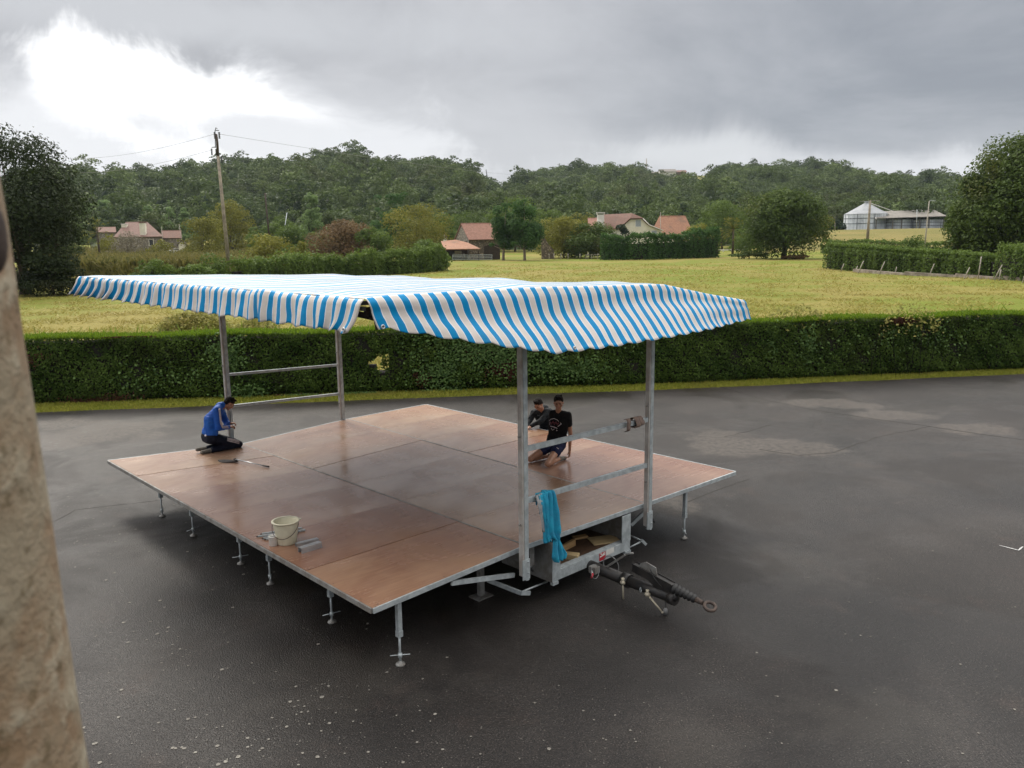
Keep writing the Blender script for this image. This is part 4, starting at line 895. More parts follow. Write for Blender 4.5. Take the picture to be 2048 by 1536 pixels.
def trunk_mesh(h0, h1, r, L, base_z=0.0, n=5):
    mb = MB(); top = Vector((rng.normal(0, .02) * h1, rng.normal(0, .02) * h1, h0 + (h1 - h0) * .55))
    mb.tube([(0, 0, base_z - .3), (0, 0, base_z + .4), (top.x * .3, top.y * .3, h0), top], [r * 1.25, r, r * .8, r * .25], 9)
    for k in range(n):
        q = Vector(L[int(rng.integers(len(L)))][:3]); s = Vector((top.x * .3, top.y * .3, h0 * rng.uniform(.8, 1.0) + .1 * (h1 - h0) * rng.random()))
        m_ = s.lerp(q, .5) + Vector((0, 0, -.04 * (q - s).length)); mb.tube([s, m_, q], [r * .42, r * .28, r * .08], 6)
    return mb
def tree(name, label, px, top, wpx, yd, kind, style='round', n=5000, leaf=.5, low=.18, nl=16, trunk_r=None, bark='bark', cat='tree', group=None, depth=None, zbase=None, gaps=False):
    c = aty(px, 470, yd); x, y = float(c[0]), float(yd); z0 = tz(x, y) if zbase is None else zbase
    ztop = float(aty(px, top, yd)[2]); H = ztop - z0; w_ = wpx * (aty(px + 1, 480, yd)[0] - aty(px, 480, yd)[0]); d = depth or w_ * .85
    h0 = H * low; L = lobes_for(w_ * .86, d, h0, H * .985, nl, style)
    mx_ = max(l[2] + l[5] for l in L); L = [(a, b, h0 + (z - h0) * (H - h0) / (mx_ - h0), r1, r2, r3) for a, b, z, r1, r2, r3 in L]
    if low <= .06:                                            # branches sweep down to the grass
        for k in range(9): a_ = k * .698 + rng.random() * .4; r_ = w_ * rng.uniform(.13, .18); L.append((w_ * .33 * math.cos(a_), d * .36 * math.sin(a_), H * .10 + r_ * .35, r_, r_, min(r_ * .8, H * .16)))
    o = empty(name, (x, y, z0), 0, label, cat, group)
    V, F, T = crown_leaves(L, int(n * 1.15), leaf, under=.45); link('crown' if cat == 'tree' else 'foliage', npmesh('crown', V, F, T), LM[kind], o)
    trunk_mesh(max(h0, .4), H, trunk_r or max(.12, H * .022), L, n=7 if H > 8 else 4).build('trunk' if cat == 'tree' else 'stem', M[bark], o)
    return o
G1 = 'trees between the houses and the wooded hill'
# far left, close and dark
tree('oak_tree', 'huge dark oak at the left edge of the view beside the stone column', 38, 248, 285, 78, 'dark', n=20000, leaf=.30, low=.16, nl=46, trunk_r=.5)
tree('oak_tree', 'dark drooping oak limb mass right of the huge oak, above the thicket', 110, 345, 100, 82, 'dark', n=7000, leaf=.30, low=.30, nl=16)
tree('thicket', 'dense dark thicket under the huge oak at the left edge', 95, 492, 150, 76, 'dark', 'flat', n=9000, leaf=.26, low=.02, nl=20, cat='shrub')
tree('thicket', 'dark thicket hidden partly by the stone column at the far left', -10, 470, 170, 80, 'dark', 'flat', n=7000, leaf=.28, low=.02, nl=18, cat='shrub')
tree('oak_tree', 'brownish green tree between the huge oak and the palm', 128, 425, 80, 170, 'oak', n=3500, leaf=.5, low=.05, nl=14)
# right edge
tree('oak_tree', 'big dense oak filling the right edge of the view above the hedge', 2040, 262, 285, 104, 'walnut', n=38000, leaf=.40, low=.03, nl=70, trunk_r=.6)
tree('oak_tree', 'lower left flank oak leaning out from the big right-hand oak', 1945, 345, 125, 106, 'walnut', n=14000, leaf=.40, low=.02, nl=30)
# hedgerow running from the oak to the barn
for px, top, w_, yd, kind, lab in ((305, 518, 100, 88, 'green', 'low leafy shrub behind the left awning corner, left of the power pole'), (415, 508, 110, 94, 'green', 'rounded green shrub at the foot of the concrete power pole'), (385, 530, 90, 90, 'green', 'small green shrub just left of the power pole foot'),
                                   (500, 514, 110, 98, 'green', 'green shrub just right of the concrete power pole')):
    tree('shrub', lab, px, top, w_, yd, kind, 'flat', n=3600, leaf=.28, low=.02, nl=14, cat='shrub', group='shrubs in the hedgerow behind the awning')
tree('shrub', 'tall rounded yellow-green bush behind the left hedgerow', 535, 468, 120, 125, 'olive', n=4200, leaf=.36, low=.02, nl=16, cat='shrub')
tree('shrub', 'small bright lime bush in front of the rusty bush', 605, 482, 70, 122, 'olive', n=1800, leaf=.34, low=.02, nl=8, cat='shrub')
tree('shrub', 'bright green laurel bush at the right end of the long field hedge', 855, 478, 88, 127, 'green', n=4200, leaf=.36, low=.02, nl=14, cat='shrub')
tree('olive_tree', 'olive-green tree just left of the power pole', 402, 432, 95, 215, 'olive', n=4200, leaf=.5, low=.04, nl=16)
tree('oak_tree', 'tall brownish green tree directly behind the power pole', 460, 398, 110, 235, 'olive', n=7000, leaf=.55, low=.06, nl=18)
tree('shrub', 'grey-green bushy tree left of the rusty bush', 590, 448, 110, 190, 'green', n=5000, leaf=.5, low=.04, nl=14, cat='shrub')
tree('shrub', 'pale green bush right of the second wooden pole', 515, 452, 60, 215, 'green', n=1800, leaf=.5, low=.04, nl=8, cat='shrub')
tree('poplar_tree', 'pointed light green tree rising above the rusty bush', 624, 384, 85, 245, 'poplar', 'cone', n=6500, leaf=.6, low=.05, nl=24)
tree('rusty_tree', 'wide rust-brown leaved bush in the middle left distance', 688, 438, 140, 185, 'red', n=8000, leaf=.5, low=.04, nl=18)
tree('shrub', 'brownish bush between the rusty bush and the cedar', 748, 452, 85, 180, 'green', n=4200, leaf=.5, low=.02, nl=10, cat='shrub')
tree('cedar_tree', 'layered dark cedar behind the round green tree', 786, 383, 125, 245, 'lime', 'layer', n=7000, leaf=.65, low=.08, nl=30)
tree('oak_tree', 'round yellow-green tree in front of the cedar', 832, 403, 150, 205, 'olive', n=9000, leaf=.5, low=.04, nl=20)
tree('oak_tree', 'grey-green tree between the round tree and the barn', 885, 425, 90, 250, 'green', n=4600, leaf=.6, low=.04, nl=12)
tree('oak_tree', 'orange-tinged tree directly behind the stone barn roof', 955, 418, 120, 262, 'walnut', n=4200, leaf=.6, low=.04, nl=16)
tree('oak_tree', 'light green tree rising behind the two dark chestnuts', 1030, 388, 130, 255, 'green', n=5200, leaf=.6, low=.06, nl=20)
tree('chestnut_tree', 'left one of two dark green trees standing before the barn', 1006, 406, 66, 184, 'lime', 'column', n=6500, leaf=.48, low=.17, nl=20, trunk_r=.32, bark='bark_pale')
tree('chestnut_tree', 'right one of two dark green trees standing before the barn', 1049, 398, 78, 181, 'lime', 'column', n=8000, leaf=.48, low=.17, nl=24, trunk_r=.32, bark='bark_pale')
tree('shrub', 'tall olive and yellow bush right of the two dark trees', 1128, 430, 125, 196, 'olive', n=7500, leaf=.5, low=.02, nl=18, cat='shrub')
tree('shrub', 'green bush mixed with brown leaves left of the field hedge by the white house', 1180, 442, 105, 192, 'walnut', n=7000, leaf=.5, low=.02, nl=14, cat='shrub')
tree('small_tree', 'small dark tree standing against the front of the white house', 1240, 448, 46, 204, 'ever', n=1800, leaf=.45, low=.1, nl=9)
tree('shrub', 'tall olive bush at the right end of the hedge by the red roofed barn', 1398, 446, 92, 188, 'olive', n=3800, leaf=.5, low=.02, nl=14, cat='shrub')
tree('conifer_tree', 'dark conical tree behind the red roofed barn', 1366, 405, 50, 310, 'ever', 'cone', n=2400, leaf=.75, low=.05, nl=18)
tree('oak_tree', 'mid green tree behind the right-hand palm', 1445, 398, 110, 240, 'green', n=4200, leaf=.6, low=.04, nl=18)
tree('oak_tree', 'taller green tree left of the lone walnut', 1500, 382, 110, 245, 'oak', n=4600, leaf=.6, low=.04, nl=18)
tree('shrub', 'green bush under the trees left of the lone walnut', 1500, 455, 90, 205, 'green', n=2600, leaf=.5, low=.02, nl=12, cat='shrub')
tree('walnut_tree', 'large round walnut tree standing alone in the meadow', 1570, 374, 178, 164, 'walnut', n=22000, leaf=.50, low=.10, nl=54, trunk_r=.55, bark='bark')
tree('oak_tree', 'yellow-green tree peeping out right of the lone walnut', 1632, 424, 60, 240, 'olive', n=1800, leaf=.6, low=.04, nl=9)
for px, top, w_, yd, kind, lab in ((925, 420, 70, 275, 'green', 'green tree rising behind the left end of the barn roof'), (1090, 415, 90, 262, 'green', 'green tree between the dark chestnuts and the olive bush'), (1160, 425, 90, 268, 'olive', 'yellowish tree behind the low reddish farmhouse roof'), (1215, 430, 70, 270, 'green', 'green tree directly behind the white house chimney'),
                                   (560, 432, 80, 262, 'green', 'green tree behind the second wooden pole'), (720, 425, 90, 268, 'oak', 'dark green tree between the pointed tree and the cedar'), (1410, 420, 80, 262, 'green', 'green tree behind the tall olive bush right of the red roofed barn'), (655, 425, 70, 270, 'oak', 'dull green tree right behind the rusty bush'), (1700, 436, 70, 372, 'poplar', 'pale green tree partly hidden behind the widest silo')):
    tree('broadleaf_tree', lab, px, top, w_, yd, kind, n=3600, leaf=.62, low=.03, nl=14)
for k, (px, top, w_, yd, kind) in enumerate(((215, 398, 70, 335, 'poplar'), (262, 402, 60, 330, 'poplar'), (300, 410, 60, 325, 'poplar'), (338, 400, 62, 330, 'poplar'), (180, 405, 60, 338, 'poplar'), (372, 415, 50, 320, 'poplar'))):
    tree('poplar_tree', ['second pale green poplar from the left in the row behind the left house', 'third pale green poplar from the left in the row behind the left house', 'fourth pale green poplar from the left in the row, above the left house roof', 'fifth pale green poplar in the row, above the small chimney mast', 'leftmost pale green poplar in the row behind the left house', 'rightmost pale green poplar in the row, beside the olive tree'][k],
         px, top, w_, yd, kind, 'cone', n=2600, leaf=.8, low=.04, nl=16, group='pale poplars behind the left house')
tree('shrub', 'pale pinkish flowering shrub in front of the left house', 252, 462, 82, 212, 'grey', n=2300, leaf=.42, low=.05, nl=14, cat='shrub')
tree('shrub', 'green bush between the palm and the flowering shrub', 212, 468, 50, 222, 'olive', n=1500, leaf=.45, low=.02, nl=8, cat='shrub')
tree('shrub', 'low green bush under the window of the left house', 318, 478, 60, 216, 'olive', n=1500, leaf=.45, low=.02, nl=8, cat='shrub')
tree('shrub', 'low scrubby bramble heap left of the walnut trunk', 1500, 500, 90, 170, 'walnut', 'flat', n=1500, leaf=.36, low=.0, nl=12, cat='shrub', depth=3)
tree('shrub', 'low scrubby bramble heap right of the walnut trunk', 1592, 505, 62, 160, 'red', 'flat', n=1100, leaf=.36, low=.0, nl=9, cat='shrub', depth=3)
tree('shrub', 'yellow-green bush at the foot of the pale lamp post', 1835, 470, 70, 158, 'green', 'flat', n=1800, leaf=.4, low=.0, nl=10, cat='shrub')
tree('shrub', 'dark bush at the left end of the silo shed', 1668, 440, 50, 330, 'ever', n=1500, leaf=.7, low=.0, nl=9, cat='shrub')

def palm(label, px, top, base, yd, H=None):
    c = aty(px, 480, yd); x = float(c[0]); z0 = tz(x, yd); H = float(aty(px, top, yd)[2]) - z0
    o = empty('palm_tree', (x, yd, z0), 0, label, 'palm')
    MB().tube([(0, 0, -.2), (.05, 0, H * .4), (0, 0, H * .75)], [.3, .25, .25], 9).build('trunk', M['bark'], o)
    P = []; mb = MB(); ct = Vector((0, 0, H * .74))
    for k in range(46):
        a = rng.random() * 6.283; el = rng.uniform(-1.0, 1.3); L = rng.uniform(.9, 1.25) * H * .30; d = Vector((math.cos(a) * math.cos(el), math.sin(a) * math.cos(el), math.sin(el)))
        t = ct + d * L; f = frame(d)
        for j in range(9):
            b = (j - 4) * .26; dd = (d * math.cos(b) + f[0] * math.sin(b)).normalized(); e = t + dd * .8 + Vector((0, 0, -.25 * abs(j - 4) / 4 - .15)); s_ = f[0].cross(dd) * .0 + f[1] * .06 + f[0] * .05
            mb.add([t - s_, t + s_, e], [(0, 1, 2)])
        mb.tube([ct, t], [.04, .02], 4)
    me = mb.mesh('crown'); at = me.attributes.new('tint', 'FLOAT', 'FACE'); at.data.foreach_set('value', rng.random(len(me.polygons)).astype(np.float32)); link('crown', me, LM['olive'], o)
palm('short shaggy palm tree left of the flowering shrub', 196, 444, 505, 205)
palm('palm tree between the hedge end and the lone walnut', 1466, 440, 512, 200)

# maize field on the left
M['maize'] = leafmat('maize_leaves', (.050, .062, .014), (.185, .165, .055), .3, .05, (.20, .155, .07))
n = 26000; px = rng.uniform(120, 600, n); yd = 108 + (262 - 108) * rng.random(n) ** 1.4
x = (px - 1024) / FPX * yd * 1.03; zt_ = terrain(x, yd); row = np.round(yd / 1.6) * 1.6
P = np.stack([x, row + rng.normal(0, .12, n), zt_ + rng.uniform(.2, 2.1, n)], 1)
hed = -42 + (yd - 84) * .72; P = P[(x < hed + 4) | (yd > 132)]
V, F, T = blades(P, rng.uniform(.5, .9, len(P)), .34, .5)
tag(link('maize_crop', npmesh('maize_crop', V, F, T), M['maize']), kind='stuff')

# field hedges
def hedge_row(name, label, pts, kind, n, leaf, depth=2.0, RAG=.12):
    """pts: (x, y, height); a hedge with a dark woody middle and a ragged leafy skin"""
    pts = np.array(pts, float); seg = np.linalg.norm(np.diff(pts[:, :2], axis=0), axis=1); cum = np.concatenate([[0], np.cumsum(seg)])
    def at(s): return np.stack([np.interp(s, cum, pts[:, k]) for k in range(3)], -1)
    o = empty(name, (*pts[0, :2], 0), 0, label, 'hedge'); off = np.array([*pts[0, :2], 0])
    s = rng.uniform(0, cum[-1], n); q = at(s); e = at(np.clip(s + .5, 0, cum[-1])) - at(np.clip(s - .5, 0, cum[-1])); t = e[:, :2] / np.linalg.norm(e[:, :2], axis=1)[:, None]; nn = np.stack([t[:, 1], -t[:, 0]], 1)
    face = rng.random(n); lump = .5 * np.sin(s * .7 + 2 * np.sin(s * .23)) + .4 * np.sin(s * 1.9 + 1) + .25 * np.sin(s * 4.7); h = q[:, 2] * (1 + RAG * lump) + np.abs(rng.normal(0, .10 + RAG, n)) - .05
    zf = rng.random(n) ** .85; top = face > .62; back = face < .08
    u = np.where(top, rng.uniform(-depth / 2, depth / 2, n), np.where(back, -depth / 2, depth / 2 + .25 * lump + rng.normal(0, .10, n) - .25 * (zf > .85)))
    z = np.where(top, h + rng.normal(0, .12, n), zf * h); P = np.stack([q[:, 0] + nn[:, 0] * u, q[:, 1] + nn[:, 1] * u, z + terrain(q[:, 0], q[:, 1])], 1)
    D = np.where(top[:, None], np.array([0, 0, 1.0]), np.stack([nn[:, 0] * np.where(back, -1, 1), nn[:, 1] * np.where(back, -1, 1), .45 + 0 * s], 1))
    V, F, T = leaves(P - off, D, leaf * rng.uniform(.6, 1.3, n), None, np.clip(.22 * lump + .25 + .5 * rng.random(n) + .18 * top, 0, 1), .6)
    link('foliage', npmesh('foliage', V, F, T), LM[kind], o)
    mb = MB(); S = np.linspace(0, cum[-1], max(3, int(cum[-1] / 2))); Q = at(S)
    for a, b in zip(Q[:-1], Q[1:]):
        za, zb_ = tz(a[0], a[1]), tz(b[0], b[1]); A, B = Vector((a[0], a[1], za + a[2] * .37)) - Vector(off), Vector((b[0], b[1], zb_ + b[2] * .37)) - Vector(off); mb.beam(A, B, depth * .55, a[2] * .70)
    mb.build('woody_core', M['twig'], o); return o
def gp(px, py): q = atz(px, py, 0); return float(q[0]), float(q[1])
hedge_row('field_hedge', 'long dark field hedge running behind the awning to the laurel bush', [(*gp(470, 566), 1.8), (*gp(560, 560), 2.0), (*gp(640, 554), 2.2), (*gp(720, 550), 2.3), (*gp(800, 546), 2.5), (*gp(882, 541), 2.7)], 'green', 19000, .36, 2.4, .32)
hedge_row('field_hedge', 'tall ragged hedge in front of the white house and red barn', [(*gp(1205, 519), 4.6), (*gp(1280, 519), 4.7), (*gp(1360, 517), 4.9), (*gp(1430, 515), 6.0)], 'lime', 14000, .44, 3, .16)
hedge_row('field_hedge', 'clipped green hedge on the right of the meadow, behind leaning stakes', [(*gp(1660, 536), 3.35), (*gp(1760, 543), 3.1), (*gp(1880, 550), 2.6), (*gp(1990, 556), 2.3)], 'green', 15000, .30, 1.8, .03)
hedge_row('field_hedge', 'short hedge piece at the right edge beyond a gap', [(*gp(2006, 557), 3.0), (*gp(2060, 561), 3.1), (*gp(2200, 575), 3.1)], 'green', 5000, .30, 1.8)
hedge_row('field_hedge', 'long low hedge between the meadow hedge and the brown field', [(aty(1648, 480, 190)[0], 190, 2.6), (aty(1760, 480, 180)[0], 180, 2.7), (aty(1890, 480, 165)[0], 165, 2.6)], 'green', 6000, .42, 2.4)
M['stone_low'] = pm('rubble_stone', (.34, .29, .24), (.18, .15, .12), 1.2, .9, 0, .8, .05, 4)
mb = MB(); pts = [gp(1700, 542), gp(1800, 548), gp(1900, 552), gp(1990, 557), gp(2080, 563)]
for (x0, y0), (x1, y1) in zip(pts[:-1], pts[1:]): mb.beam((x0, y0 - 1.3, .14), (x1, y1 - 1.3, -.04), .35, .4)
tag(mb.build('low_wall', M['stone_low']), 'low pale rubble wall along the foot of the right-hand hedge', 'wall')
# stakes and fence posts
M['stake'] = pm('grey_weathered_wood', (.42, .38, .33), (.28, .25, .21), 6, .9)
def stake(px, py, h, lean, label, group, r=.05):
    x, y = gp(px, py); o = MB().tube([(0, 0, -.1), (lean * .5, 0, h * .5), (lean, 0, h)], [r, r, r * .8], 6).build('fence_post', M['stake']); o.location = (x, y, tz(x, y)); tag(o, label, 'fence post', group)
names = ['first', 'second', 'third', 'fourth', 'fifth', 'sixth', 'seventh', 'eighth', 'ninth', 'tenth', 'eleventh', 'twelfth']
for k, (px, py, h, ln) in enumerate(((1682, 541, 1.0, .35), (1710, 543, .8, .3), (1716, 545, 1.5, .6), (1758, 547, 1.5, .6), (1790, 547, .9, .15), (1858, 551, 1.4, .5), (1898, 552, .8, .1), (1928, 557, 1.2, .5), (1956, 557, 2.3, .15), (1988, 559, 1.5, .7), (1998, 561, 1.1, .1), (2044, 567, 1.4, .4))):
    stake(px, py, h, ln, f'{names[k]} pale wooden stake from the left along the right-hand hedge', 'stakes along the right-hand hedge', .06)
for k, px in enumerate((640, 710, 766, 818)): stake(px, (553, 550, 548, 545)[k], 1.3, .05, f'{names[k]} thin fence post from the left before the long dark field hedge', 'posts before the long field hedge', .05)
for k, px in enumerate((1098, 1108, 1122, 1136, 1160, 1176)): stake(px, 519, 1.3, .0, f'{names[k]} short post from the left at the meadow edge right of the two dark trees', 'posts at the far meadow edge', .09)
mb = MB(); x0, y0 = gp(1172, 519); mb.beam((x0, y0, 1.0), (x0 + 5, y0, 1.0), .05, .08).beam((x0, y0, .5), (x0 + 5, y0, .5), .05, .08); 
for k in range(5): mb.beam((x0 + k * 1.25, y0, 0), (x0 + k * 1.25, y0, 1.2), .1, .1, (0, 1, 0))
tag(mb.build('wooden_fence', M['stake']), 'short low wooden fence in front of the bush left of the tall hedge', 'fence')
# white rail fence
f0, f1 = aty(1432, 498, 225), aty(1492, 497, 225); fo = empty('rail_fence', (f0[0], 225, tz(f0[0], 225)), 0, 'low white rail fence left of the lone walnut tree', 'fence')
L_ = f1[0] - f0[0]; zt_ = float(f0[2]) - tz(f0[0], 225); 
for k in range(5): MB().box((k * L_ / 4 - .12, -.1, 0), (k * L_ / 4 + .12, .1, zt_)).build('fence_upright', M['white_paint'], fo)
MB().box((0, -.16, zt_ - .45), (L_, -.101, zt_ - .15)).build('rail', M['white_paint'], fo)
# metal gates by the barn
def gate(px0, px1, yd, label):
    a, b = aty(px0, 515, yd), aty(px1, 515, yd); L = b[0] - a[0]; o = empty('field_gate', (a[0], yd, tz(a[0], yd)), 0, label, 'gate', 'metal gates in front of the lean-to')
    mb = MB(); mb.beam((0, 0, .2), (0, 0, 1.35), .08, .08).beam((L, 0, .2), (L, 0, 1.35), .08, .08); mb.build('gate_frame', M['galv'], o)
    for z in (.3, .65, 1.0, 1.3): MB().beam((.041, 0, z), (L - .041, 0, z), .06, .09).build('gate_bar', M['galv'], o)
gate(905, 936, 181, 'left galvanised field gate before the open lean-to'); gate(938, 984, 180, 'right galvanised field gate before the stone barn')

# ================================================================== BUILDINGS
def tile_mat(name, a, b, c):
    m, nt, p, out = newmat(name); v = coords(nt, 'Object'); f = noise_node(nt, v, 1.6, 4, .7); f2 = noise_node(nt, v, .35, 3, .6)
    vo = N(nt, 'ShaderNodeTexVoronoi'); vo.inputs['Scale'].default_value = 2.6; nt.links.new(v, vo.inputs['Vector'])
    col = mix_node(nt, smooth_node(nt, f, .38, .62), a, b); col = mix_node(nt, math_node(nt, 'MULTIPLY', vo.outputs['Distance'], .55), col, c); col = mix_node(nt, math_node(nt, 'MULTIPLY', smooth_node(nt, f2, .5, .7), .4), col, (.10, .08, .06))
    nt.links.new(col, p.inputs['Base Color']); p.inputs['Roughness'].default_value = .85
    wv = N(nt, 'ShaderNodeTexWave'); wv.inputs['Scale'].default_value = 1.4; nt.links.new(v, wv.inputs['Vector']); bump_node(nt, p, wv.outputs['Fac'], .4, .06); return m
M['tile_red'] = tile_mat('red_clay_tiles', (.25, .12, .085), (.18, .085, .06), (.33, .19, .14)); M['tile_brown'] = tile_mat('brown_clay_tiles', (.15, .075, .055), (.10, .055, .042), (.20, .11, .08))
M['tile_orange'] = tile_mat('orange_clay_tiles', (.30, .145, .085), (.22, .10, .065), (.38, .22, .14)); M['tile_pink'] = tile_mat('faded_clay_tiles', (.18, .105, .085), (.13, .075, .062), (.23, .15, .12))
M['plaster'] = pm('cream_plaster', (.80, .76, .64), (.68, .64, .53), .6, .9); M['plaster_white'] = pm('white_plaster', (.75, .73, .68), (.6, .58, .54), .6, .9)
def stone_mat(name, a, b):
    m, nt, p, out = newmat(name); v = coords(nt, 'Object'); vo = N(nt, 'ShaderNodeTexVoronoi'); vo.inputs['Scale'].default_value = 2.2; nt.links.new(v, vo.inputs['Vector'])
    c = mix_node(nt, noise_node(nt, vo.outputs['Position'] if 'Position' in vo.outputs else v, 3, 2), a, b); c = mix_node(nt, smooth_node(nt, vo.outputs['Distance'], .25, .5), c, tuple(x * .6 for x in b))
    nt.links.new(c, p.inputs['Base Color']); p.inputs['Roughness'].default_value = .9; bump_node(nt, p, vo.outputs['Distance'], .6, .05); return m
M['stone'] = stone_mat('fieldstone', (.36, .29, .21), (.20, .16, .12)); M['stone_pale'] = stone_mat('pale_fieldstone', (.48, .43, .36), (.34, .30, .25))
M['glass'] = pm('window_glass', (.04, .045, .05), (.03, .03, .035), 3, .12); M['wood_dark'] = pm('dark_wood', (.05, .032, .022), (.03, .02, .015), 3, .8)
M['shutter'] = pm('grey_shutter', (.38, .42, .46), (.30, .33, .37), 3, .6)
def q3(px, py, yd): return Vector(aty(px, py, yd))
def gabled(name, label, C, Lf, Rt, z0, eave, ridge, wall, roof, over=.5, hip0=0.0, hip1=0.0, cat='house', mw2=None):
    """C near corner, Lf end of the gable wall, Rt end of the long wall (all x,y); ridge parallel to C-Rt"""
    C, Lf, Rt = Vector(C), Vector(Lf), Vector(Rt); o = empty(name, (C.x, C.y, 0), 0, label, cat); O_ = C.to_3d()
    D = Lf + Rt - C; m0 = (C + Lf) / 2; m1 = (Rt + D) / 2; u = (Rt - C).normalized(); g = (Lf - C).normalized()
    def V3(p, z): return Vector((p.x, p.y, z)) - O_
    L = (Rt - C).length
    w1 = MB(); w1.add([V3(C, z0), V3(Rt, z0), V3(Rt, eave), V3(C, eave)], [(0, 1, 2, 3)]); w1.build('long_wall', M[wall], o); w1 = MB(); w1.add([V3(Lf, z0), V3(D, z0), V3(D, eave), V3(Lf, eave)], [(3, 2, 1, 0)]); w1.build('long_wall', M[wall], o)
    for A, B, m_, hp in ((C, Lf, m0, hip0), (Rt, D, m1, hip1)):
        w2 = MB()
        if hp >= 1: w2.add([V3(A, z0), V3(B, z0), V3(B, eave), V3(A, eave)], [(0, 1, 2, 3)])
        else: w2.add([V3(A, z0), V3(B, z0), V3(B, eave), V3(m_, ridge - .12), V3(A, eave)], [(0, 1, 2, 3, 4)])
        w2.build('gable_wall', M[mw2 or wall], o)
    hw = (Lf - C).length / 2; sl = (ridge - eave) / hw; ze = eave - over * sl; 
    r0 = m0 - u * (over * .6) if hip0 < 1 else m0 + u * hw * .45; r1 = m1 + u * (over * .6) if hip1 < 1 else m1 - u * hw * .45
    e0 = -over * .6 if hip0 < 1 else -over; e1 = over * .6 if hip1 < 1 else over
    a0_, a1_ = C + u * e0 - g * over, Rt + u * e1 - g * over; b0_, b1_ = Lf + u * e0 + g * over, D + u * e1 + g * over
    rf = MB(); rf.add([V3(a0_, ze), V3(a1_, ze), V3(r1, ridge), V3(r0, ridge)], [(0, 1, 2, 3)]); rf.add([V3(b0_, ze), V3(b1_, ze), V3(r1, ridge), V3(r0, ridge)], [(3, 2, 1, 0)])
    if hip0 >= 1: rf.add([V3(b0_, ze), V3(a0_, ze), V3(r0, ridge)], [(0, 1, 2)])
    if hip1 >= 1: rf.add([V3(a1_, ze), V3(b1_, ze), V3(r1, ridge)], [(0, 1, 2)])
    k = rf.build('roof', M[roof], o); s = k.modifiers.new('t', 'SOLIDIFY'); s.thickness = .18; s.offset = 1
    rd = MB(); rd.tube([V3(r0, ridge + .1), V3(r1, ridge + .1)], .16, 6).build('ridge_tiles', M[roof], k)
    return o, V3, u, g
def window(o, V3, p, u, z, w_, h, m='glass', nrm=Vector((0, -1)), frame_m='white_paint'):
    """on a wall at plan point p (u runs along the wall)"""
    a, b = p - u * w_ / 2, p + u * w_ / 2; n_ = Vector((nrm.x, nrm.y)) * .03
    f = MB()
    for (q, r_, z_0, z_1) in ((a - u * .12, b + u * .12, z + h, z + h + .12), (a - u * .12, b + u * .12, z - .12, z), (a - u * .12, a, z, z + h), (b, b + u * .12, z, z + h)):
        f.add([V3(q + n_, z_0), V3(r_ + n_, z_0), V3(r_ + n_, z_1), V3(q + n_, z_1), V3(q - n_ * .3, z_0), V3(r_ - n_ * .3, z_0), V3(r_ - n_ * .3, z_1), V3(q - n_ * .3, z_1)], [(0, 1, 2, 3), (7, 6, 5, 4), (0, 4, 5, 1), (3, 2, 6, 7), (1, 5, 6, 2), (0, 3, 7, 4)])
    k = f.build('window', M[frame_m], o); g_ = MB().add([V3(a + n_ * .4, z), V3(b + n_ * .4, z), V3(b + n_ * .4, z + h), V3(a + n_ * .4, z + h)], [(0, 1, 2, 3)]).build('pane', M[m], k); return k
def xy(px, yd): q = aty(px, 490, yd); return (float(q[0]), float(yd))
def zat(px, py, yd): return float(aty(px, py, yd)[2])
# stone barn with its lean-to
bo, V3, u, g = gabled('stone_barn', 'stone barn with a red tiled roof left of the two dark trees', xy(938, 190), xy(911, 198), xy(1000, 192), 0, zat(938, 478, 190), zat(923, 448, 194), 'stone', 'tile_red', .35, cat='barn', mw2='stone_pale')
cc = Vector(xy(986, 191.5)); MB().add([V3(cc - u * 2.2 - g * .03, 0), V3(cc + u * 1.6 - g * .03, 0), V3(cc + u * 1.6 - g * .03, 3.0), V3(cc - u * .3 - g * .03, 3.7), V3(cc - u * 2.2 - g * .03, 3.0)], [(0, 1, 2, 3, 4)]).build('barn_doorway', M['wood_dark'], bo)
lo_ = empty('lean_to', (*xy(890, 186), 0), 0, 'open lean-to shed with an orange tiled roof left of the barn', 'shed'); O_ = Vector((*xy(890, 186), 0))
def pt(px, py, yd): return q3(px, py, yd) - O_
k = MB().add([pt(889, 500, 184), pt(961, 499, 184), pt(936, 487, 189), pt(912, 481, 191), pt(882, 484, 191)], [(0, 1, 2, 3, 4)]).build('roof', M['tile_orange'], lo_); s = k.modifiers.new('t', 'SOLIDIFY'); s.thickness = .2
for px in (892, 925, 957):
    a = pt(px, 501, 184.4); MB().beam((a.x, a.y, 0), (a.x, a.y, a.z + .05), .22, .22, (0, 1, 0)).build('shed_post', M['wood_dark'], lo_)
a, b = pt(885, 500, 191), pt(940, 500, 191); MB().box((a.x, a.y, 0), (b.x, a.y + .3, 4.2)).build('back_wall', M['wood_dark'], lo_); MB().box((a.x - .3, a.y - 6.5, 0), (a.x - .001, a.y + .3, 2.7)).build('side_wall', M['wood_dark'], lo_)
tr_ = empty('farm_trailer', (*xy(917, 187.5), 0), 0, 'small grey farm machine parked inside the dark lean-to', 'farm trailer')
MB().box((-1.4, -.8, .7), (1.4, .8, 1.5)).build('machine_body', M['galv_dull'], tr_, .05); MB().box((-.9, -.7, 1.501), (.6, .7, 2.1)).build('cab', M['stake'], tr_, .05)
for sx in (-1, 1): MB().lathe((sx * .95, -.95, .45), [(0, 0), (.2, 0), (.45, .02), (.45, .25), (0, .25)], 16, axis=(0, 1, 0)).build('wheel', M['rubber'], tr_)
gabled('cottage', 'tiny white gable peeping over the lean-to roof', xy(893, 240), xy(886, 240.5), xy(896, 252), 0, zat(890, 478, 240), zat(889, 467, 240), 'plaster_white', 'tile_brown', .2, cat='house')
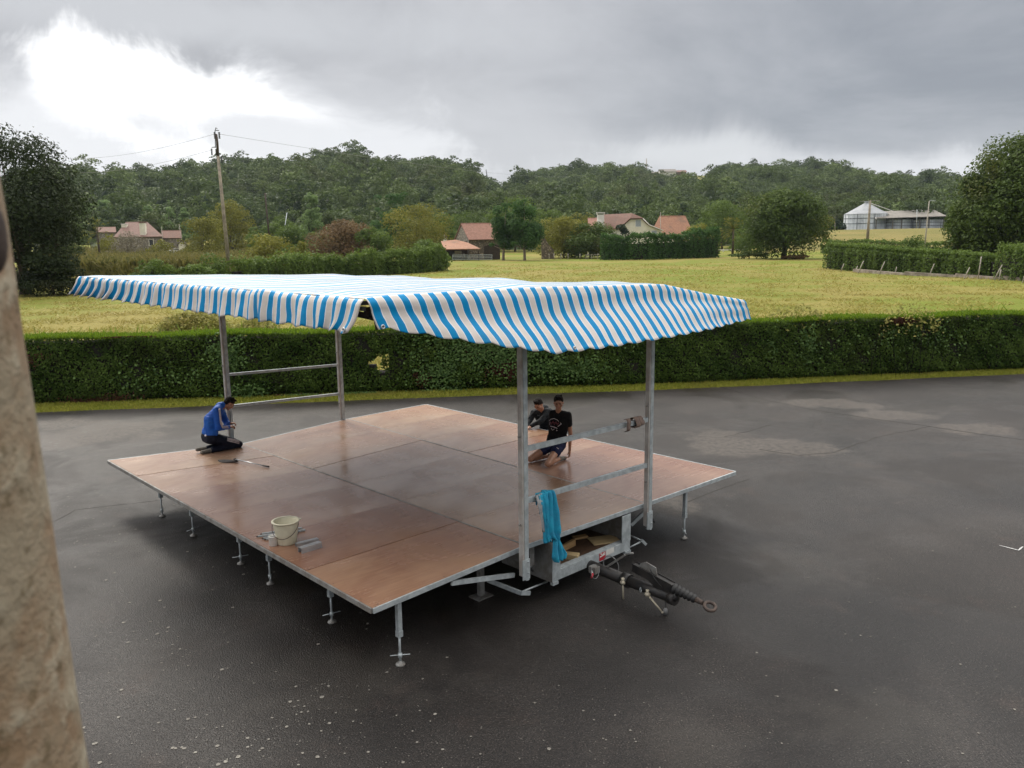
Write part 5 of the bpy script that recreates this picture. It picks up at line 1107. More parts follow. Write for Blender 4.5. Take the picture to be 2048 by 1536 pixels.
# ruined stone wall gable right of the trees
mb = MB(); a, b = q3(1083, 515, 190), q3(1108, 515, 190); O_ = Vector((a.x, 190, 0))
mb.add([Vector(v) for yy in (0, .6) for v in ((0, yy, 0), (b.x - a.x, yy, 0), (b.x - a.x, yy, zat(1108, 500, 190)), ((b.x - a.x) * .55, yy, zat(1098, 488, 190)), ((b.x - a.x) * .2, yy, zat(1090, 472, 190)), (0, yy, zat(1083, 474, 190)))], [(0, 1, 2, 3, 4, 5), (11, 10, 9, 8, 7, 6)] + [(i, 6 + i, 6 + (i + 1) % 6, (i + 1) % 6) for i in range(6)])
k = mb.build('ruined_wall', M['stone']); k.location = O_; tag(k, 'sloping ruined fieldstone gable wall right of the two dark trees', 'wall')
# the white house
W0 = 212; wh = empty('white_house', (*xy(1240, W0), 0), 0, 'cream white house with a half-hipped brown roof above the hedge', 'house'); O_ = Vector((*xy(1240, W0), 0)); E_ = Vector((-7.5, 10.5, 0))
def wp(px, py, k=0.0, dz=0.0): return q3(px, py, W0) - O_ + E_ * k + Vector((0, 0, dz))
g0 = [wp(1243, 525), wp(1243, 455), wp(1261, 439), wp(1284, 438), wp(1297, 451), wp(1323, 462), wp(1323, 525)]
MB().add(g0, [tuple(range(7))]).build('gable_wall', M['plaster'], wh)
MB().add([g0[6], g0[5], g0[5] + E_, g0[6] + E_], [(0, 1, 2, 3)]).add([g0[0], g0[1], g0[1] + E_, g0[0] + E_], [(3, 2, 1, 0)]).build('side_wall', M['plaster_white'], wh)
MB().add([wp(1222, 525, .55), wp(1222, 458, .55), wp(1250, 458, .55), wp(1250, 525, .55)], [(3, 2, 1, 0)]).build('wing_wall', M['plaster_white'], wh)
ap = wp(1272, 427.5, .12); apb = wp(1272, 427.5, 1.0); f_ = Vector((0, -.5, 0))
rf = MB(); rf.add([wp(1238, 458) + f_, wp(1260, 438) + f_, ap, apb, wp(1238, 458, 1)], [(0, 1, 2, 3, 4)]); rf.add([wp(1260, 438) + f_, wp(1285, 437) + f_, ap], [(0, 1, 2)])
rf.add([wp(1285, 437) + f_, wp(1298, 450) + f_, wp(1298, 450, 1), apb, ap], [(0, 1, 2, 3, 4)]); rf.add([wp(1298, 450) + f_, wp(1326, 461.5) + f_, wp(1326, 461.5, 1), wp(1298, 450, 1)], [(0, 1, 2, 3)])
k = rf.build('roof', M['tile_brown'], wh); s = k.modifiers.new('t', 'SOLIDIFY'); s.thickness = .2; s.offset = 1
rv = MB().tube([wp(1285, 437) + f_, wp(1298, 450) + f_, wp(1326, 461.5) + f_], .13, 6).build('verge_board', M['plaster_white'], k)
c = wp(1235, 440, .5); cz = zat(1235, 425, W0 + 5); ch = MB().box((c.x - .9, c.y - .5, c.z - 3), (c.x + .9, c.y + .5, cz - .5)).build('chimney', M['plaster_white'], wh); MB().box((c.x - 1.1, c.y - .7, cz - .15), (c.x + 1.1, c.y + .7, cz + .1)).box((c.x - 1.0, c.y - .55, cz - .49), (c.x - .85, c.y + .55, cz - .151)).box((c.x + .85, c.y - .55, cz - .49), (c.x + 1.0, c.y + .55, cz - .151)).build('chimney_cap', M['plaster_white'], ch)
c = wp(1228, 452, .45); MB().box((c.x - .7, c.y - .7, c.z - 1.5), (c.x + .7, c.y + .7, c.z + 1.2)).build('dormer', M['plaster_white'], wh)
V3_ = lambda p, z: Vector((p.x, p.y, z)) - O_
for px, py, w_, h in ((1276, 453, 1.3, 1.6), (1308, 471, 1.3, 1.2)):
    p_ = Vector(xy(px, W0)); window(wh, V3_, p_, Vector((1, 0)), zat(px, py, W0), w_, h, 'shutter')
gabled('farmhouse', 'brown-red tiled roof left of the white house, half hidden by bushes', xy(1178, 216), xy(1176, 226), xy(1222, 217), 0, zat(1190, 460, 216), zat(1190, 437, 220), 'plaster', 'tile_red', .4, cat='house')
gabled('red_barn', 'large orange tiled hipped roof right of the white house', xy(1300, 232), xy(1303, 243), xy(1386, 234), 0, zat(1350, 472, 232), zat(1340, 433, 238), 'plaster', 'tile_orange', .4, hip0=1, hip1=1, cat='barn')
# left house
lh, V3, u, g = gabled('country_house', 'low stone house with faded hipped roof at the left, behind the maize', xy(232, 235), xy(232, 249), xy(325, 236), tz(-110, 235) - .5, zat(280, 473, 235), zat(280, 445, 242), 'stone_pale', 'tile_pink', .4, hip0=1, hip1=1)
for px, w_, py, m_ in ((289, 1.6, 446, 'tile_pink'), (253, 1.5, 449, 'plaster_white')):
    p_ = Vector(xy(px, 236.5 if m_ == 'tile_pink' else 240)); z1 = zat(px, py, p_.y); k = MB().add([V3(p_ + Vector((a, b)), z) for z in (z1 - 3.6, z1) for a, b in ((-w_/2, -.5), (w_/2, -.5), (w_/2, .5), (-w_/2, .5))], [(0, 1, 5, 4), (1, 2, 6, 5), (2, 3, 7, 6), (3, 0, 4, 7), (4, 5, 6, 7)]).build('chimney', M['plaster'], lh)
    MB().add([V3(p_ + Vector((a, b)), z) for z in (z1 + .01, z1 + .22) for a, b in ((-w_/2 - .1, -.6), (w_/2 + .1, -.6), (w_/2 + .1, .6), (-w_/2 - .1, .6))], [(0, 1, 5, 4), (1, 2, 6, 5), (2, 3, 7, 6), (3, 0, 4, 7), (4, 5, 6, 7)]).build('chimney_cap', M['white_paint' if m_ != 'tile_pink' else 'tile_brown'], k)
window(lh, V3, Vector(xy(303, 234.9)), u, zat(303, 491, 235), 1.1, 1.7, 'glass', frame_m='plaster')
gabled('outbuilding', 'low brown-roofed stone wing right of the left house', xy(326, 238), xy(326, 245), xy(364, 238), 0, zat(340, 476, 238), zat(340, 462, 241), 'stone_pale', 'tile_brown', .3)
gabled('outbuilding', 'dull brown roof seen between the palm and the left house', xy(196, 255), xy(196, 264), xy(234, 255), 0, zat(215, 465, 255), zat(215, 455, 259), 'stone_pale', 'tile_brown', .3)
gabled('small_shed', 'small pale gabled shed with a dark roof edge left of the olive tree', xy(357, 222), xy(371, 223), xy(360, 230), 0, zat(357, 489, 222), zat(366, 482, 222), 'plaster', 'wood_dark', .3, cat='shed')
# white car by the maize
cx_, cy_ = xy(352, 224); car = empty('parked_car', (cx_, cy_, tz(cx_, cy_)), R(8), 'white car parked behind the maize by the left house', 'car')
cz0 = zat(352, 497, 224) - tz(cx_, cy_) - 1.45
mb = MB(); pr = [(-2.1, .35), (-2.15, .8), (-1.9, 1.0), (-1.0, 1.08), (-.4, 1.42), (.9, 1.45), (1.6, 1.1), (2.1, 1.0), (2.15, .5), (2.1, .35)]
mb.add([(x, s * .85, z + max(0, cz0)) for s in (-1, 1) for x, z in pr], [tuple(range(10)), tuple(range(19, 9, -1))] + [(i, 10 + i, 10 + (i + 1) % 10, (i + 1) % 10) for i in range(10)]); mb.build('car_body', M['white_paint'], car, .06)
MB().add([(x, -.86, z + max(0, cz0)) for x, z in ((-.85, 1.1), (-.38, 1.36), (.85, 1.38), (1.35, 1.1))], [(0, 1, 2, 3)]).build('side_window', M['glass'], car)
for x in (-1.35, 1.35): MB().lathe((x, -.87, .32 + max(0, cz0)), [(0, 0), (.2, 0), (.32, .02), (.32, .2), (0, .2)], 16, axis=(0, 1, 0)).build('wheel', M['rubber'], car)
# silos and their sheds
def corr_mat(name, a, b, sc=1.0):
    m, nt, p, out = newmat(name); v = coords(nt, 'Object'); wv = N(nt, 'ShaderNodeTexWave'); wv.inputs['Scale'].default_value = sc; wv.inputs['Distortion'].default_value = .4; nt.links.new(v, wv.inputs['Vector'])
    c = mix_node(nt, wv.outputs['Fac'], a, b); c = mix_node(nt, smooth_node(nt, noise_node(nt, v, .12, 4, .6), .4, .65), c, tuple(x * .7 for x in b)); nt.links.new(c, p.inputs['Base Color']); p.inputs['Roughness'].default_value = .45; p.inputs['Metallic'].default_value = .0
    bump_node(nt, p, wv.outputs['Fac'], .5, .1); return m
M['corr'] = corr_mat('corrugated_silver', (.84, .87, .90), (.64, .68, .72), .35); M['fibro_pale'] = pm('dull_zinc_roof', (.27, .285, .305), (.21, .225, .245), .5, .6); M['fibro'] = pm('fibre_cement_roof', (.21, .19, .17), (.15, .14, .125), .5, .9); M['steel_dark'] = pm('dark_frame_steel', (.16, .18, .20), (.10, .11, .12), 2, .6)
YS = 330
O_ = Vector((*xy(1689, YS), 0))
def sp2(px, py, dy=0): return q3(px, py, YS) - O_ + Vector((0, dy, 0))
zb0 = tz(*xy(1720, YS))
def silo(px, w_, ztop, dy, label, m='corr', cone=None):
    x, y = xy(px, YS + dy); r = w_ * .205 / 2 * (YS + dy) / 335 * 1.0; o = empty('round_silo', (x, y, zb0 - .5), 0, label, 'silo', 'round silver silos'); mb = MB(); pr = []
    n = 20; H = ztop - zb0 + .5
    for i in range(n + 1): pr += [(r, H * i / n), (r - .05, H * (i + .5) / n)]
    mb.lathe((0, 0, 0), pr[:-1], 40).build('silo_shell', M[m], o); ch_ = (cone - ztop) if cone else .4; MB().lathe((0, 0, H), [(r + .15, -.05), (r * .5, ch_ * .5), (.01, ch_)], 32).build('silo_cone', M['fibro_pale'], o)
    for zr in (.45, .75): MB().torus((0, 0, H * zr), r + .05, .12, n=40, m=6).build('ring_beam', M['steel_dark'], o)
    for k in range(24 if cone else 14): a = 6.283 * k / (24 if cone else 14); MB().beam((math.cos(a) * (r + .06), math.sin(a) * (r + .06), 0), (math.cos(a) * (r + .06), math.sin(a) * (r + .06), H), .14, .14, (0, 1, 0)).build('stiffener', M['steel_dark' if k % 3 == 0 else 'corr'], o)
    return o
o = silo(1728, 80, zat(1728, 427, YS), 9, 'widest silver silo with a tall conical roof, left of the long grey shed', cone=zat(1728, 404, YS + 9))
a, b = zat(1728, 404, YS) , zat(1728, 427, YS); MB().beam((.3, -.5, a - zb0 + .7), (8.9, -6, b - zb0 + 1.2), .3, .22).build('conveyor', M['plaster_white'], o); MB().beam((-1.2, -.5, a - zb0 + .9), (1.2, -.5, a - zb0 + .9), .5, .4).build('top_platform', M['galv'], o)
silo(1790, 58, zat(1790, 439, YS), 6.5, 'left round silo under the long grey roof'); silo(1846, 62, zat(1846, 439, YS), 6.8, 'right round silo under the long grey roof')
ls = empty('long_shed', (*xy(1752, YS), 0), 0, 'long open shed with a grey roof sheltering two round silos', 'shed'); O_ = Vector((*xy(1752, YS), 0))
k = MB().add([sp2(1751, 438, -1), sp2(1891, 433.5, -1), sp2(1897, 418, 12), sp2(1767, 423, 12)], [(0, 1, 2, 3)]).add([sp2(1767, 423, 12), sp2(1897, 418, 12), sp2(1905, 436, 24), sp2(1775, 438, 24)], [(0, 1, 2, 3)]).build('roof', M['fibro'], ls); s = k.modifiers.new('t', 'SOLIDIFY'); s.thickness = .3; s.offset = 1
MB().tube([sp2(1750.5, 438, -1.1), sp2(1767, 422.5, 12)], .3, 6).build('verge_board', M['plaster_white'], k)
for px in (1753, 1786, 1804, 1840, 1859, 1888): a = sp2(px, 437, 0); MB().beam((a.x, a.y, zb0 - .5), (a.x, a.y, a.z), .35, .35, (0, 1, 0)).build('shed_column', M['fibro'], ls)
a, b = sp2(1753, 460, 20), sp2(1888, 460, 20); MB().box((a.x, a.y, zb0 - .5), (b.x, a.y + .3, sp2(1753, 438).z)).build('back_wall', M['steel_dark'], ls)
# hilltop farm and mast
def hill_house(px0, px1, py0, py1, yd, wall, roof, label):
    a, b = q3(px0, py1, yd), q3(px1, py1, yd); z1 = q3(px0, py0, yd).z; gabled('hilltop_farm', label, (a.x, yd), (a.x, yd + 14), (b.x, yd), a.z - 6, z1 - (z1 - a.z) * .45, z1, wall, roof, 1.0, cat='farm building')
hill_house(1320, 1352, 338, 349, 1050, 'plaster_white', 'fibro', 'pale low farm building on the hilltop pasture'); hill_house(1350, 1373, 340, 349, 1056, 'stone', 'tile_brown', 'dark low farm building on the hilltop, right of the pale one'); hill_house(1301, 1318, 343, 349, 1060, 'stone', 'fibro', 'small farm building left end of the hilltop group')
def pole(name, label, pt0, pt1, yd, r0, r1, mat_='stake', cat='pole', z0=None):
    a, b = q3(*pt0, yd), q3(*pt1, yd); zb = tz(a.x, yd) - .3 if z0 is None else z0
    d = (b - a); a = a + d * ((zb - a.z) / d.z); o = empty(name, a, 0, label, cat); MB().tube([(0, 0, 0), (b - a) * .5, b - a], [r0, (r0 + r1) / 2, r1], 8).build('shaft', M[mat_], o); return o, b - a
M['concrete'] = pm('aged_concrete', (.30, .26, .20), (.19, .16, .125), 2, .9, 0, .3, .02)
pole('radio_mast', 'thin mast on the skyline left of the hilltop farm', (1293, 350), (1293, 317), 1040, .9, .5, 'stake', 'mast')
o, t = pole('power_pole', 'tall leaning concrete power pole with insulators at the left', (457, 525), (436, 312), 100, .27, .17, 'concrete', 'power pole')
base_ = Vector(o.location)
def w2(px, py, yd=100): return q3(px, py, yd) - base_
MB().tube([w2(436, 312), w2(434.5, 285), w2(432.5, 268)], [.16, .15, .13], 8).build('steel_top', M['rust'], o)
MB().tube([w2(431, 296), w2(430, 262), w2(432, 255), w2(434.5, 258)], [.05, .05, .05, .05], 6).build('bracket', M['steel_dark'], o)
MB().tube([w2(430.5, 261), w2(438, 261)], .05, 6).tube([w2(423, 295), w2(431, 294)], .05, 6).tube([w2(434, 310), w2(441, 309)], .05, 6).build('cross_arm', M['steel_dark'], o)
for px, py in ((429, 264), (438, 264), (423, 297), (432, 298), (435, 313), (443, 312)):
    c = w2(px, py); pr = []; 
    for k in range(6): pr += [(.05, -.13 * k), (.13, -.13 * k - .05), (.13, -.13 * k - .08), (.05, -.13 * k - .11)]
    MB().lathe(c, pr, 10).build('insulator', M['glass'], o)
pole('wooden_pole', 'shorter dark wooden pole behind the bushes, right of the tall power pole', (538, 470), (530, 386), 232, .28, .2, 'wood_dark', 'power pole')
pole('lamp_pole', 'short pale metal lamp post left of the pointed green tree', (571, 445), (574, 425), 238, .16, .12, 'galv', 'lamp post')
o, t = pole('power_pole', 'wooden power pole with a crossbar in front of the silo shed', (1735, 478), (1740.5, 401), 215, .42, .26, 'concrete', 'power pole'); MB().beam(t + Vector((-2.6, 0, -.2)), t + Vector((2.4, 0, .0)), .14, .14).build('cross_arm', M['galv_dull'], o)
o, t = pole('lamp_post', 'tall pale lamp post left of the big right-hand oak', (1850, 488), (1858.5, 402), 162, .17, .09, 'stake', 'lamp post'); MB().tube([t, t + Vector((.5, 0, .15)), t + Vector((.9, 0, .05))], .05, 6).build('lamp_arm', M['galv'], o); MB().box(t + Vector((.7, -.1, -.05)), t + Vector((1.2, .1, .08))).build('lamp_head', M['galv'], o)
pole('lamp_post', 'thin lamp post before the second round silo', (1833, 460), (1834, 419), 300, .12, .10, 'galv', 'lamp post')
pole('antenna_pole', 'thin pale pole in front of the orange tiled roof', (1321, 470), (1321, 424), 200, .09, .07, 'stake', 'pole')
pole('antenna_pole', 'thin mast with a short arm beside the left house roof', (325, 475), (323, 453), 228, .09, .07, 'stake', 'pole'); pole('antenna_pole', 'thin mast above the brown-roofed stone wing', (363, 480), (358, 448), 226, .09, .07, 'stake', 'pole')
pole('lamp_post', 'tiny lamp post at the left end of the ripe field', (1670, 462), (1670, 444), 300, .12, .10, 'stake', 'lamp post')
pole('pylon', 'distant lattice pylon on the skyline notch of the ridge', (976, 365), (972, 339), 740, .9, .4, 'steel_dark', 'pylon')
def cable(a, b, sag, label, r=.018):
    pts = [a.lerp(b, t) + Vector((0, 0, -sag * 4 * t * (1 - t))) for t in np.linspace(0, 1, 24)]; o = MB().tube(pts, r, 4, False).build('overhead_cable', M['cable']); tag(o, label, 'cable', 'overhead cables from the tall power pole')
cable(q3(438, 268, 100), q3(1180, 352, 420), 2.2, 'thin overhead cable running right from the top of the tall power pole')
cable(q3(423, 300, 100), q3(60, 333, 200), 2, 'thin overhead cable running left from the middle arm of the power pole')
cable(q3(429, 268, 100), q3(60, 305, 200), 2, 'thin overhead cable running left from the top of the power pole')

# ================================================================== THE WOODED HILL
M['forest'] = leafmat('forest_leaves', (.013, .030, .011), (.135, .185, .055), .2, .012, (.085, .08, .03))
def crown_variant(tall):
    nl = 9; L = lobes_for(1.0, 1.0, .0, 1.0 * tall, nl, 'round'); V, F, T = crown_leaves(L, 340, .108, .7, .15)
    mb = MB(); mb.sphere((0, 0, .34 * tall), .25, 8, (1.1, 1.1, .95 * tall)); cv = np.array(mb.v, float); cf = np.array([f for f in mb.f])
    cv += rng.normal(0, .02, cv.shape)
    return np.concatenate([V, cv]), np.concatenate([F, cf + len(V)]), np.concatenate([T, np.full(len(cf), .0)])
variants = [crown_variant(t) for t in (.85, .95, 1.0, 1.1, 1.25, .9, 1.05, 1.5)]
pts = []
r = 276.0
while r < 1190:
    st = 7.6 + (r - 350) / 850 * 1.8; da = math.degrees(st / r)
    for a in np.arange(-45, 41, da):
        aa = a + rng.uniform(-.5, .5) * da; rr = r + rng.uniform(-.5, .5) * st; pts.append((aa, rr))
    r += st
pts = np.array(pts); rf, rc, hc, clear = ridge(pts[:, 0]); keep = (pts[:, 1] > rf + 6) & (pts[:, 1] < rc + 26) & ~((clear > .1) & (pts[:, 1] > 905 - 25 * np.sin(pts[:, 0] * 9)) )
keep &= ~((pts[:, 1] < 345) & (pts[:, 0] < -14)); keep &= rng.random(len(pts)) > .03
pts = pts[keep]; n = len(pts); A = np.radians(pts[:, 0]); X_ = pts[:, 1] * np.sin(A); Y_ = pts[:, 1] * np.cos(A); Z_ = terrain(X_, Y_)
size = (8.5 + 10 * rng.random(n) ** 1.5) * (.85 + .25 * sm(pts[:, 1], 400, 800)); hts = np.clip(size * rng.uniform(.75, 1.0, n), 8, 14)
tb = np.clip(.32 + .30 * rng.normal(0, 1, n) * .8 + .12 * np.sin(pts[:, 0] * 1.7) * np.sin(pts[:, 1] * .03), 0, 1); vi = rng.integers(0, len(variants), n)
print('forest trees', n)
VV = []; FF = []; TT = []; off = 0
for k, (V, F, T) in enumerate(variants):
    ids = np.nonzero(vi == k)[0]; m_ = len(ids); a = rng.random(m_) * 6.283; ca, sa = np.cos(a), np.sin(a); s = size[ids]; h = hts[ids]
    vx = (V[None, :, 0] * ca[:, None] - V[None, :, 1] * sa[:, None]) * s[:, None] + X_[ids, None]; vy = (V[None, :, 0] * sa[:, None] + V[None, :, 1] * ca[:, None]) * s[:, None] + Y_[ids, None]; vz = V[None, :, 2] * h[:, None] + Z_[ids, None] - .08 * h[:, None]
    VV.append(np.stack([vx, vy, vz], -1).reshape(-1, 3).astype(np.float32)); FF.append((F[None] + (np.arange(m_) * len(V))[:, None, None] + off).reshape(-1, 4)); off += m_ * len(V)
    TT.append(np.clip(T[None] * .50 + tb[ids, None] * .95 - .18, 0, 1).reshape(-1))
tag(link('hillside_wood', npmesh('hillside_wood', np.concatenate(VV), np.concatenate(FF), np.concatenate(TT)), M['forest']), kind='stuff')

# ================================================================== THE STONE COLUMN BESIDE THE CAMERA
def column_mat():
    m, nt, p, out = newmat('lichened_stone'); v = coords(nt, 'Object')
    a = noise_node(nt, v, 9, 5, .65, .5); b = noise_node(nt, v, 26, 5, .7)
    c = mix_node(nt, smooth_node(nt, a, .38, .62), (.22, .145, .085), (.26, .215, .15)); c = mix_node(nt, math_node(nt, 'MULTIPLY', smooth_node(nt, b, .5, .68), .8), c, (.36, .32, .24))
    c = mix_node(nt, math_node(nt, 'MULTIPLY', smooth_node(nt, noise_node(nt, v, 40, 3, .7), .56, .68), .7), c, (.11, .08, .04))
    nt.links.new(c, p.inputs['Base Color']); p.inputs['Roughness'].default_value = .9; bump_node(nt, p, b, .8, .01); return m
M['column'] = column_mat()
YD = .56
edge_px = [(-36, 120), (-8, 290), (15, 410), (33, 530), (54, 690), (84, 880), (116, 1090), (146, 1300), (181, 1536)]
eg = [aty(x, y, YD) for x, y in edge_px]; X0 = eg[-1][0] - .125; co = empty('stone_column', (X0, YD, 0), 0, 'blurred lichen-stained stone column at the left edge, close to the viewer', 'column')
prof = [(float(e[0] - X0) * .845, float(e[2])) for e in eg][::-1]
r0_, z0_ = prof[0]; prof = [(r0_ + .02, 0.0), (r0_ + .02, z0_ - .5)] + prof + [(prof[-1][0] * .96, prof[-1][1] + .5)]
mb = MB().lathe((0, 0, 0), prof, 64); mb.build('shaft', M['column'], co)
q = aty(-2, 470, .50); MB().sphere(Vector(q) - Vector((X0, YD, 0)) + Vector((-.004, .0, 0)), .010, 20, (.8, .8, 2.3)).build('iron_fitting', M['rust'], co)['label'] = 'dark rusty fitting on the column'

# ================================================================== PEOPLE
M['skin'] = pm('skin', (.42, .215, .135), (.34, .165, .10), 8, .5, 0, 0); M['skin'].node_tree.nodes['Principled BSDF'].inputs['Subsurface Weight'].default_value = .0
M['hair'] = pm('dark_hair', (.006, .004, .003), (.012, .008, .006), 60, .75, 0, .5, .004, 120, spec=.15)
M['black_cotton'] = pm('black_cotton', (.008, .008, .009), (.013, .012, .013), 8, .9, 0, .5, .02, 14, spec=.15)
M['navy'] = pm('navy_cloth', (.010, .014, .045), (.016, .020, .06), 8, .8, 0, .5, .02, 16, spec=.2)
M['navy_dark'] = pm('dark_navy_track_cloth', (.006, .008, .018), (.010, .012, .026), 8, .75, 0, .5, .02, 14, spec=.2)
M['blue_jacket'] = pm('royal_blue_track_cloth', (.010, .085, .42), (.014, .12, .50), 6, .55, 0, .8, .03, 11, spec=.3)
M['dark_jacket'] = pm('dark_softshell', (.012, .015, .018), (.022, .026, .030), 7, .7, 0, .7, .03, 12, spec=.25)
M['shoe'] = pm('grey_trainer', (.20, .18, .15), (.12, .11, .10), 20, .8); M['sole'] = pm('worn_sole', (.23, .17, .12), (.15, .11, .08), 20, .9)
M['print'] = pm('white_print', (.72, .66, .66), (.6, .5, .5), 20, .7); M['print_red'] = pm('dark_red_print', (.22, .03, .05), (.12, .03, .04), 60, .7); M['eye'] = pm('eye', (.02, .012, .01), (.02, .012, .01), 3, .2); M['lip'] = pm('lip', (.28, .09, .07), (.25, .08, .06), 3, .5)
def remesh(mb, voxel, smooth_=2):
    me = mb.mesh('tmp'); o = bpy.data.objects.new('tmp', me); COL.objects.link(o)
    r = o.modifiers.new('r', 'REMESH'); r.mode = 'VOXEL'; r.voxel_size = voxel; r.use_smooth_shade = True
    s = o.modifiers.new('s', 'SMOOTH'); s.factor = .5; s.iterations = smooth_
    dg = bpy.context.evaluated_depsgraph_get(); dg.update(); m2 = bpy.data.meshes.new_from_object(o.evaluated_get(dg)); bpy.data.objects.remove(o); m2.materials.clear()
    m2.polygons.foreach_set('use_smooth', [True] * len(m2.polygons)); return m2
def V(*a): return Vector(a)
def torso(mb, J, inf=0.0, lo=True):
    s = (J['shL'] - J['shR']).normalized(); hs = (J['hipL'] - J['hipR']).normalized(); pel, che, nek = J['pel'], J['che'], J['nek']; waist = pel.lerp(che, .45)
    for k in (-1, 1):
        mb.cap(pel + hs * k * .075, waist + s * k * .062, .098 + inf, .088 + inf); mb.cap(waist + s * k * .062, che + s * k * .080, .088 + inf, .100 + inf)
        sh = J['shL'] if k > 0 else J['shR']; mb.cap(che + s * k * .08, sh.lerp(nek, .25) - V(0, 0, .02), .095 + inf, .055 + inf); mb.cap(sh, nek - V(0, 0, .02), .048 + inf, .042 + inf)
    mb.cap(pel, che, .10 + inf, .10 + inf); mb.cap(che, nek, .09 + inf, .05 + inf)
def hand(mb, w_, d, nrm, side, curl=.6):
    """palm plus four fingers of different length and a thumb from the side of the palm"""
    d = d.normalized(); nrm = (nrm - d * nrm.dot(d)).normalized(); x = d.cross(nrm).normalized() * side
    mb.cap(w_, w_ + d * .03, .024, .026); 
    for k in (-.022, -.007, .008, .022): mb.cap(w_ + d * .02 + x * k * .8, w_ + d * .085 + x * k, .016, .0125)
    for k, L in ((-.027, .058), (-.009, .074), (.009, .080), (.027, .070)):
        p = w_ + d * .088 + x * k; c1 = curl; d1 = (d * math.cos(c1) + nrm * math.sin(c1)); p2 = p + d1 * L * .5; d2 = (d * math.cos(c1 * 2.2) + nrm * math.sin(c1 * 2.2)); p3 = p2 + d2 * L * .5; mb.cap(p, p2, .0095, .0085, 8); mb.cap(p2, p3, .0085, .007, 8)
    t0 = w_ + d * .028 + x * .026; t1 = t0 + (x * .8 + d * .7).normalized() * .035 + nrm * .008; t2 = t1 + (d + x * .2 + nrm * .4).normalized() * .03; mb.cap(t0, t1, .014, .011, 8); mb.cap(t1, t2, .0105, .008, 8)
def person(label, base, J, outfit, hc=.5, hand_dirs=None):
    o = empty('person', base, 0, label, 'person'); off = Vector(base)
    f = J['f'].normalized(); u = (J['u'] - f * J['u'].dot(f)).normalized(); s = f.cross(u).normalized(); H = J['head']   # s points to the person's right
    Rm = Matrix((s, f, u)).transposed()
    def hp(x, y, z): return H + s * x + f * y + u * z
    b = MB()
    b.sphere(hp(0, -.012, .03), .088, 20, (.86, 1.08, .98), Rm); b.sphere(hp(0, .030, -.035), .066, 16, (.86, .80, 1.05), Rm); b.sphere(hp(0, .048, -.085), .036, 14, (1, .9, .8), Rm)
    b.cap(hp(0, .082, .012), hp(0, .100, -.022), .009, .014, 8); b.sphere(hp(-.013, .088, -.026), .009, 8); b.sphere(hp(.013, .088, -.026), .009, 8)
    b.cap(hp(-.032, .070, .022), hp(.032, .070, .022), .015, .015, 8); b.cap(hp(-.018, .078, -.058), hp(.018, .078, -.058), .010, .010, 8)
    for k in (-1, 1): b.sphere(hp(k * .078, -.008, -.008), .03, 12, (.3, .6, 1.0), Rm); b.sphere(hp(k * .045, .055, -.02), .03, 10)
    b.cap(J['nek'] - V(0, 0, .03), hp(0, -.02, -.06), .054, .050); torso(b, J, -.004)
    for a in 'LR':
        b.cap(J['sh' + a], J['el' + a], .044, .036); b.cap(J['el' + a], J['wr' + a], .037, .024)
        mid = J['el' + a].lerp(J['wr' + a], .3); b.sphere(mid, .037)
        hd, nr, cu = hand_dirs[a]; hand(b, J['wr' + a], hd, nr, 1 if a == 'L' else -1, cu)
        b.cap(J['hip' + a], J['kn' + a], .082, .054); b.cap(J['kn' + a], J['an' + a], .052, .036); b.sphere(J['kn' + a].lerp(J['an' + a], .32), .054); b.sphere(J['kn' + a], .057); b.cap(J['an' + a], J['to' + a], .034, .028)
    for i in range(len(b.v)): b.v[i] = tuple(Vector(b.v[i]) - off)
    link('body', remesh(b, .0065, 2), M['skin'], o)
    def piece(name, fn, m, voxel=.010, sm_=3, lab=None):
        mb = MB(); fn(mb); mb.v = [tuple(Vector(v) - off) for v in mb.v]; me = remesh(mb, voxel, sm_)
        # cloth folds
        co = np.empty(len(me.vertices) * 3, np.float32); me.vertices.foreach_get('co', co); co = co.reshape(-1, 3); no = np.empty(len(me.vertices) * 3, np.float32); me.vertices.foreach_get('normal', no); no = no.reshape(-1, 3)
        d = np.array([mnoise.noise(Vector(c) * 13) * .007 + mnoise.noise(Vector((c[0] * 25, c[1] * 25, c[2] * 42))) * .005 for c in co]) if name not in ('hair', 'shoe') else np.array([mnoise.noise(Vector(c) * 60) * .004 for c in co])
        co += no * d[:, None]; me.vertices.foreach_set('co', co.ravel()); me.update(); k = link(name, me, m, o)
        if lab: k['label'] = lab
        return k
    def hair(mb):
        mb.sphere(hp(0, -.020, .048), .092, 20, (.90, 1.04, .90), Rm); mb.sphere(hp(0, .020, .088), .055, 14, (1.15, .85, .75), Rm); mb.sphere(hp(0, -.055, .0), .068, 14, (1.05, .8, 1.0), Rm)
        for k in (-1, 1): mb.sphere(hp(k * .066, -.018, .03), .030, 10, (.6, 1.1, 1.2), Rm)
        for k in range(26): a = rng.uniform(-1, 1); e_ = rng.uniform(-1, 1); mb.cap(hp(a * .055, .05 * e_, .105), hp(a * .060, .062 * e_ + .012, .125), .014, .008, 6)
    piece('hair', hair, M['hair'], .006, 1)
    for k in (-1, 1):
        for nm, (x, y, z, r, sc), m in (('eye', (k * .031, .0815, .004, .009, (1.3, .5, .6)), 'eye'), ('eyebrow', (k * .032, .088, .024, .013, (1.5, .35, .35)), 'hair')):
            mb = MB().sphere(hp(x, y, z), r, 10, sc, Rm); mb.v = [tuple(Vector(v) - off) for v in mb.v]; mb.build(nm, M[m], o)
    mb = MB().sphere(hp(0, .0865, -.060), .013, 10, (1.6, .4, .5), Rm); mb.v = [tuple(Vector(v) - off) for v in mb.v]; mb.build('mouth', M['lip'], o)
    res = {}
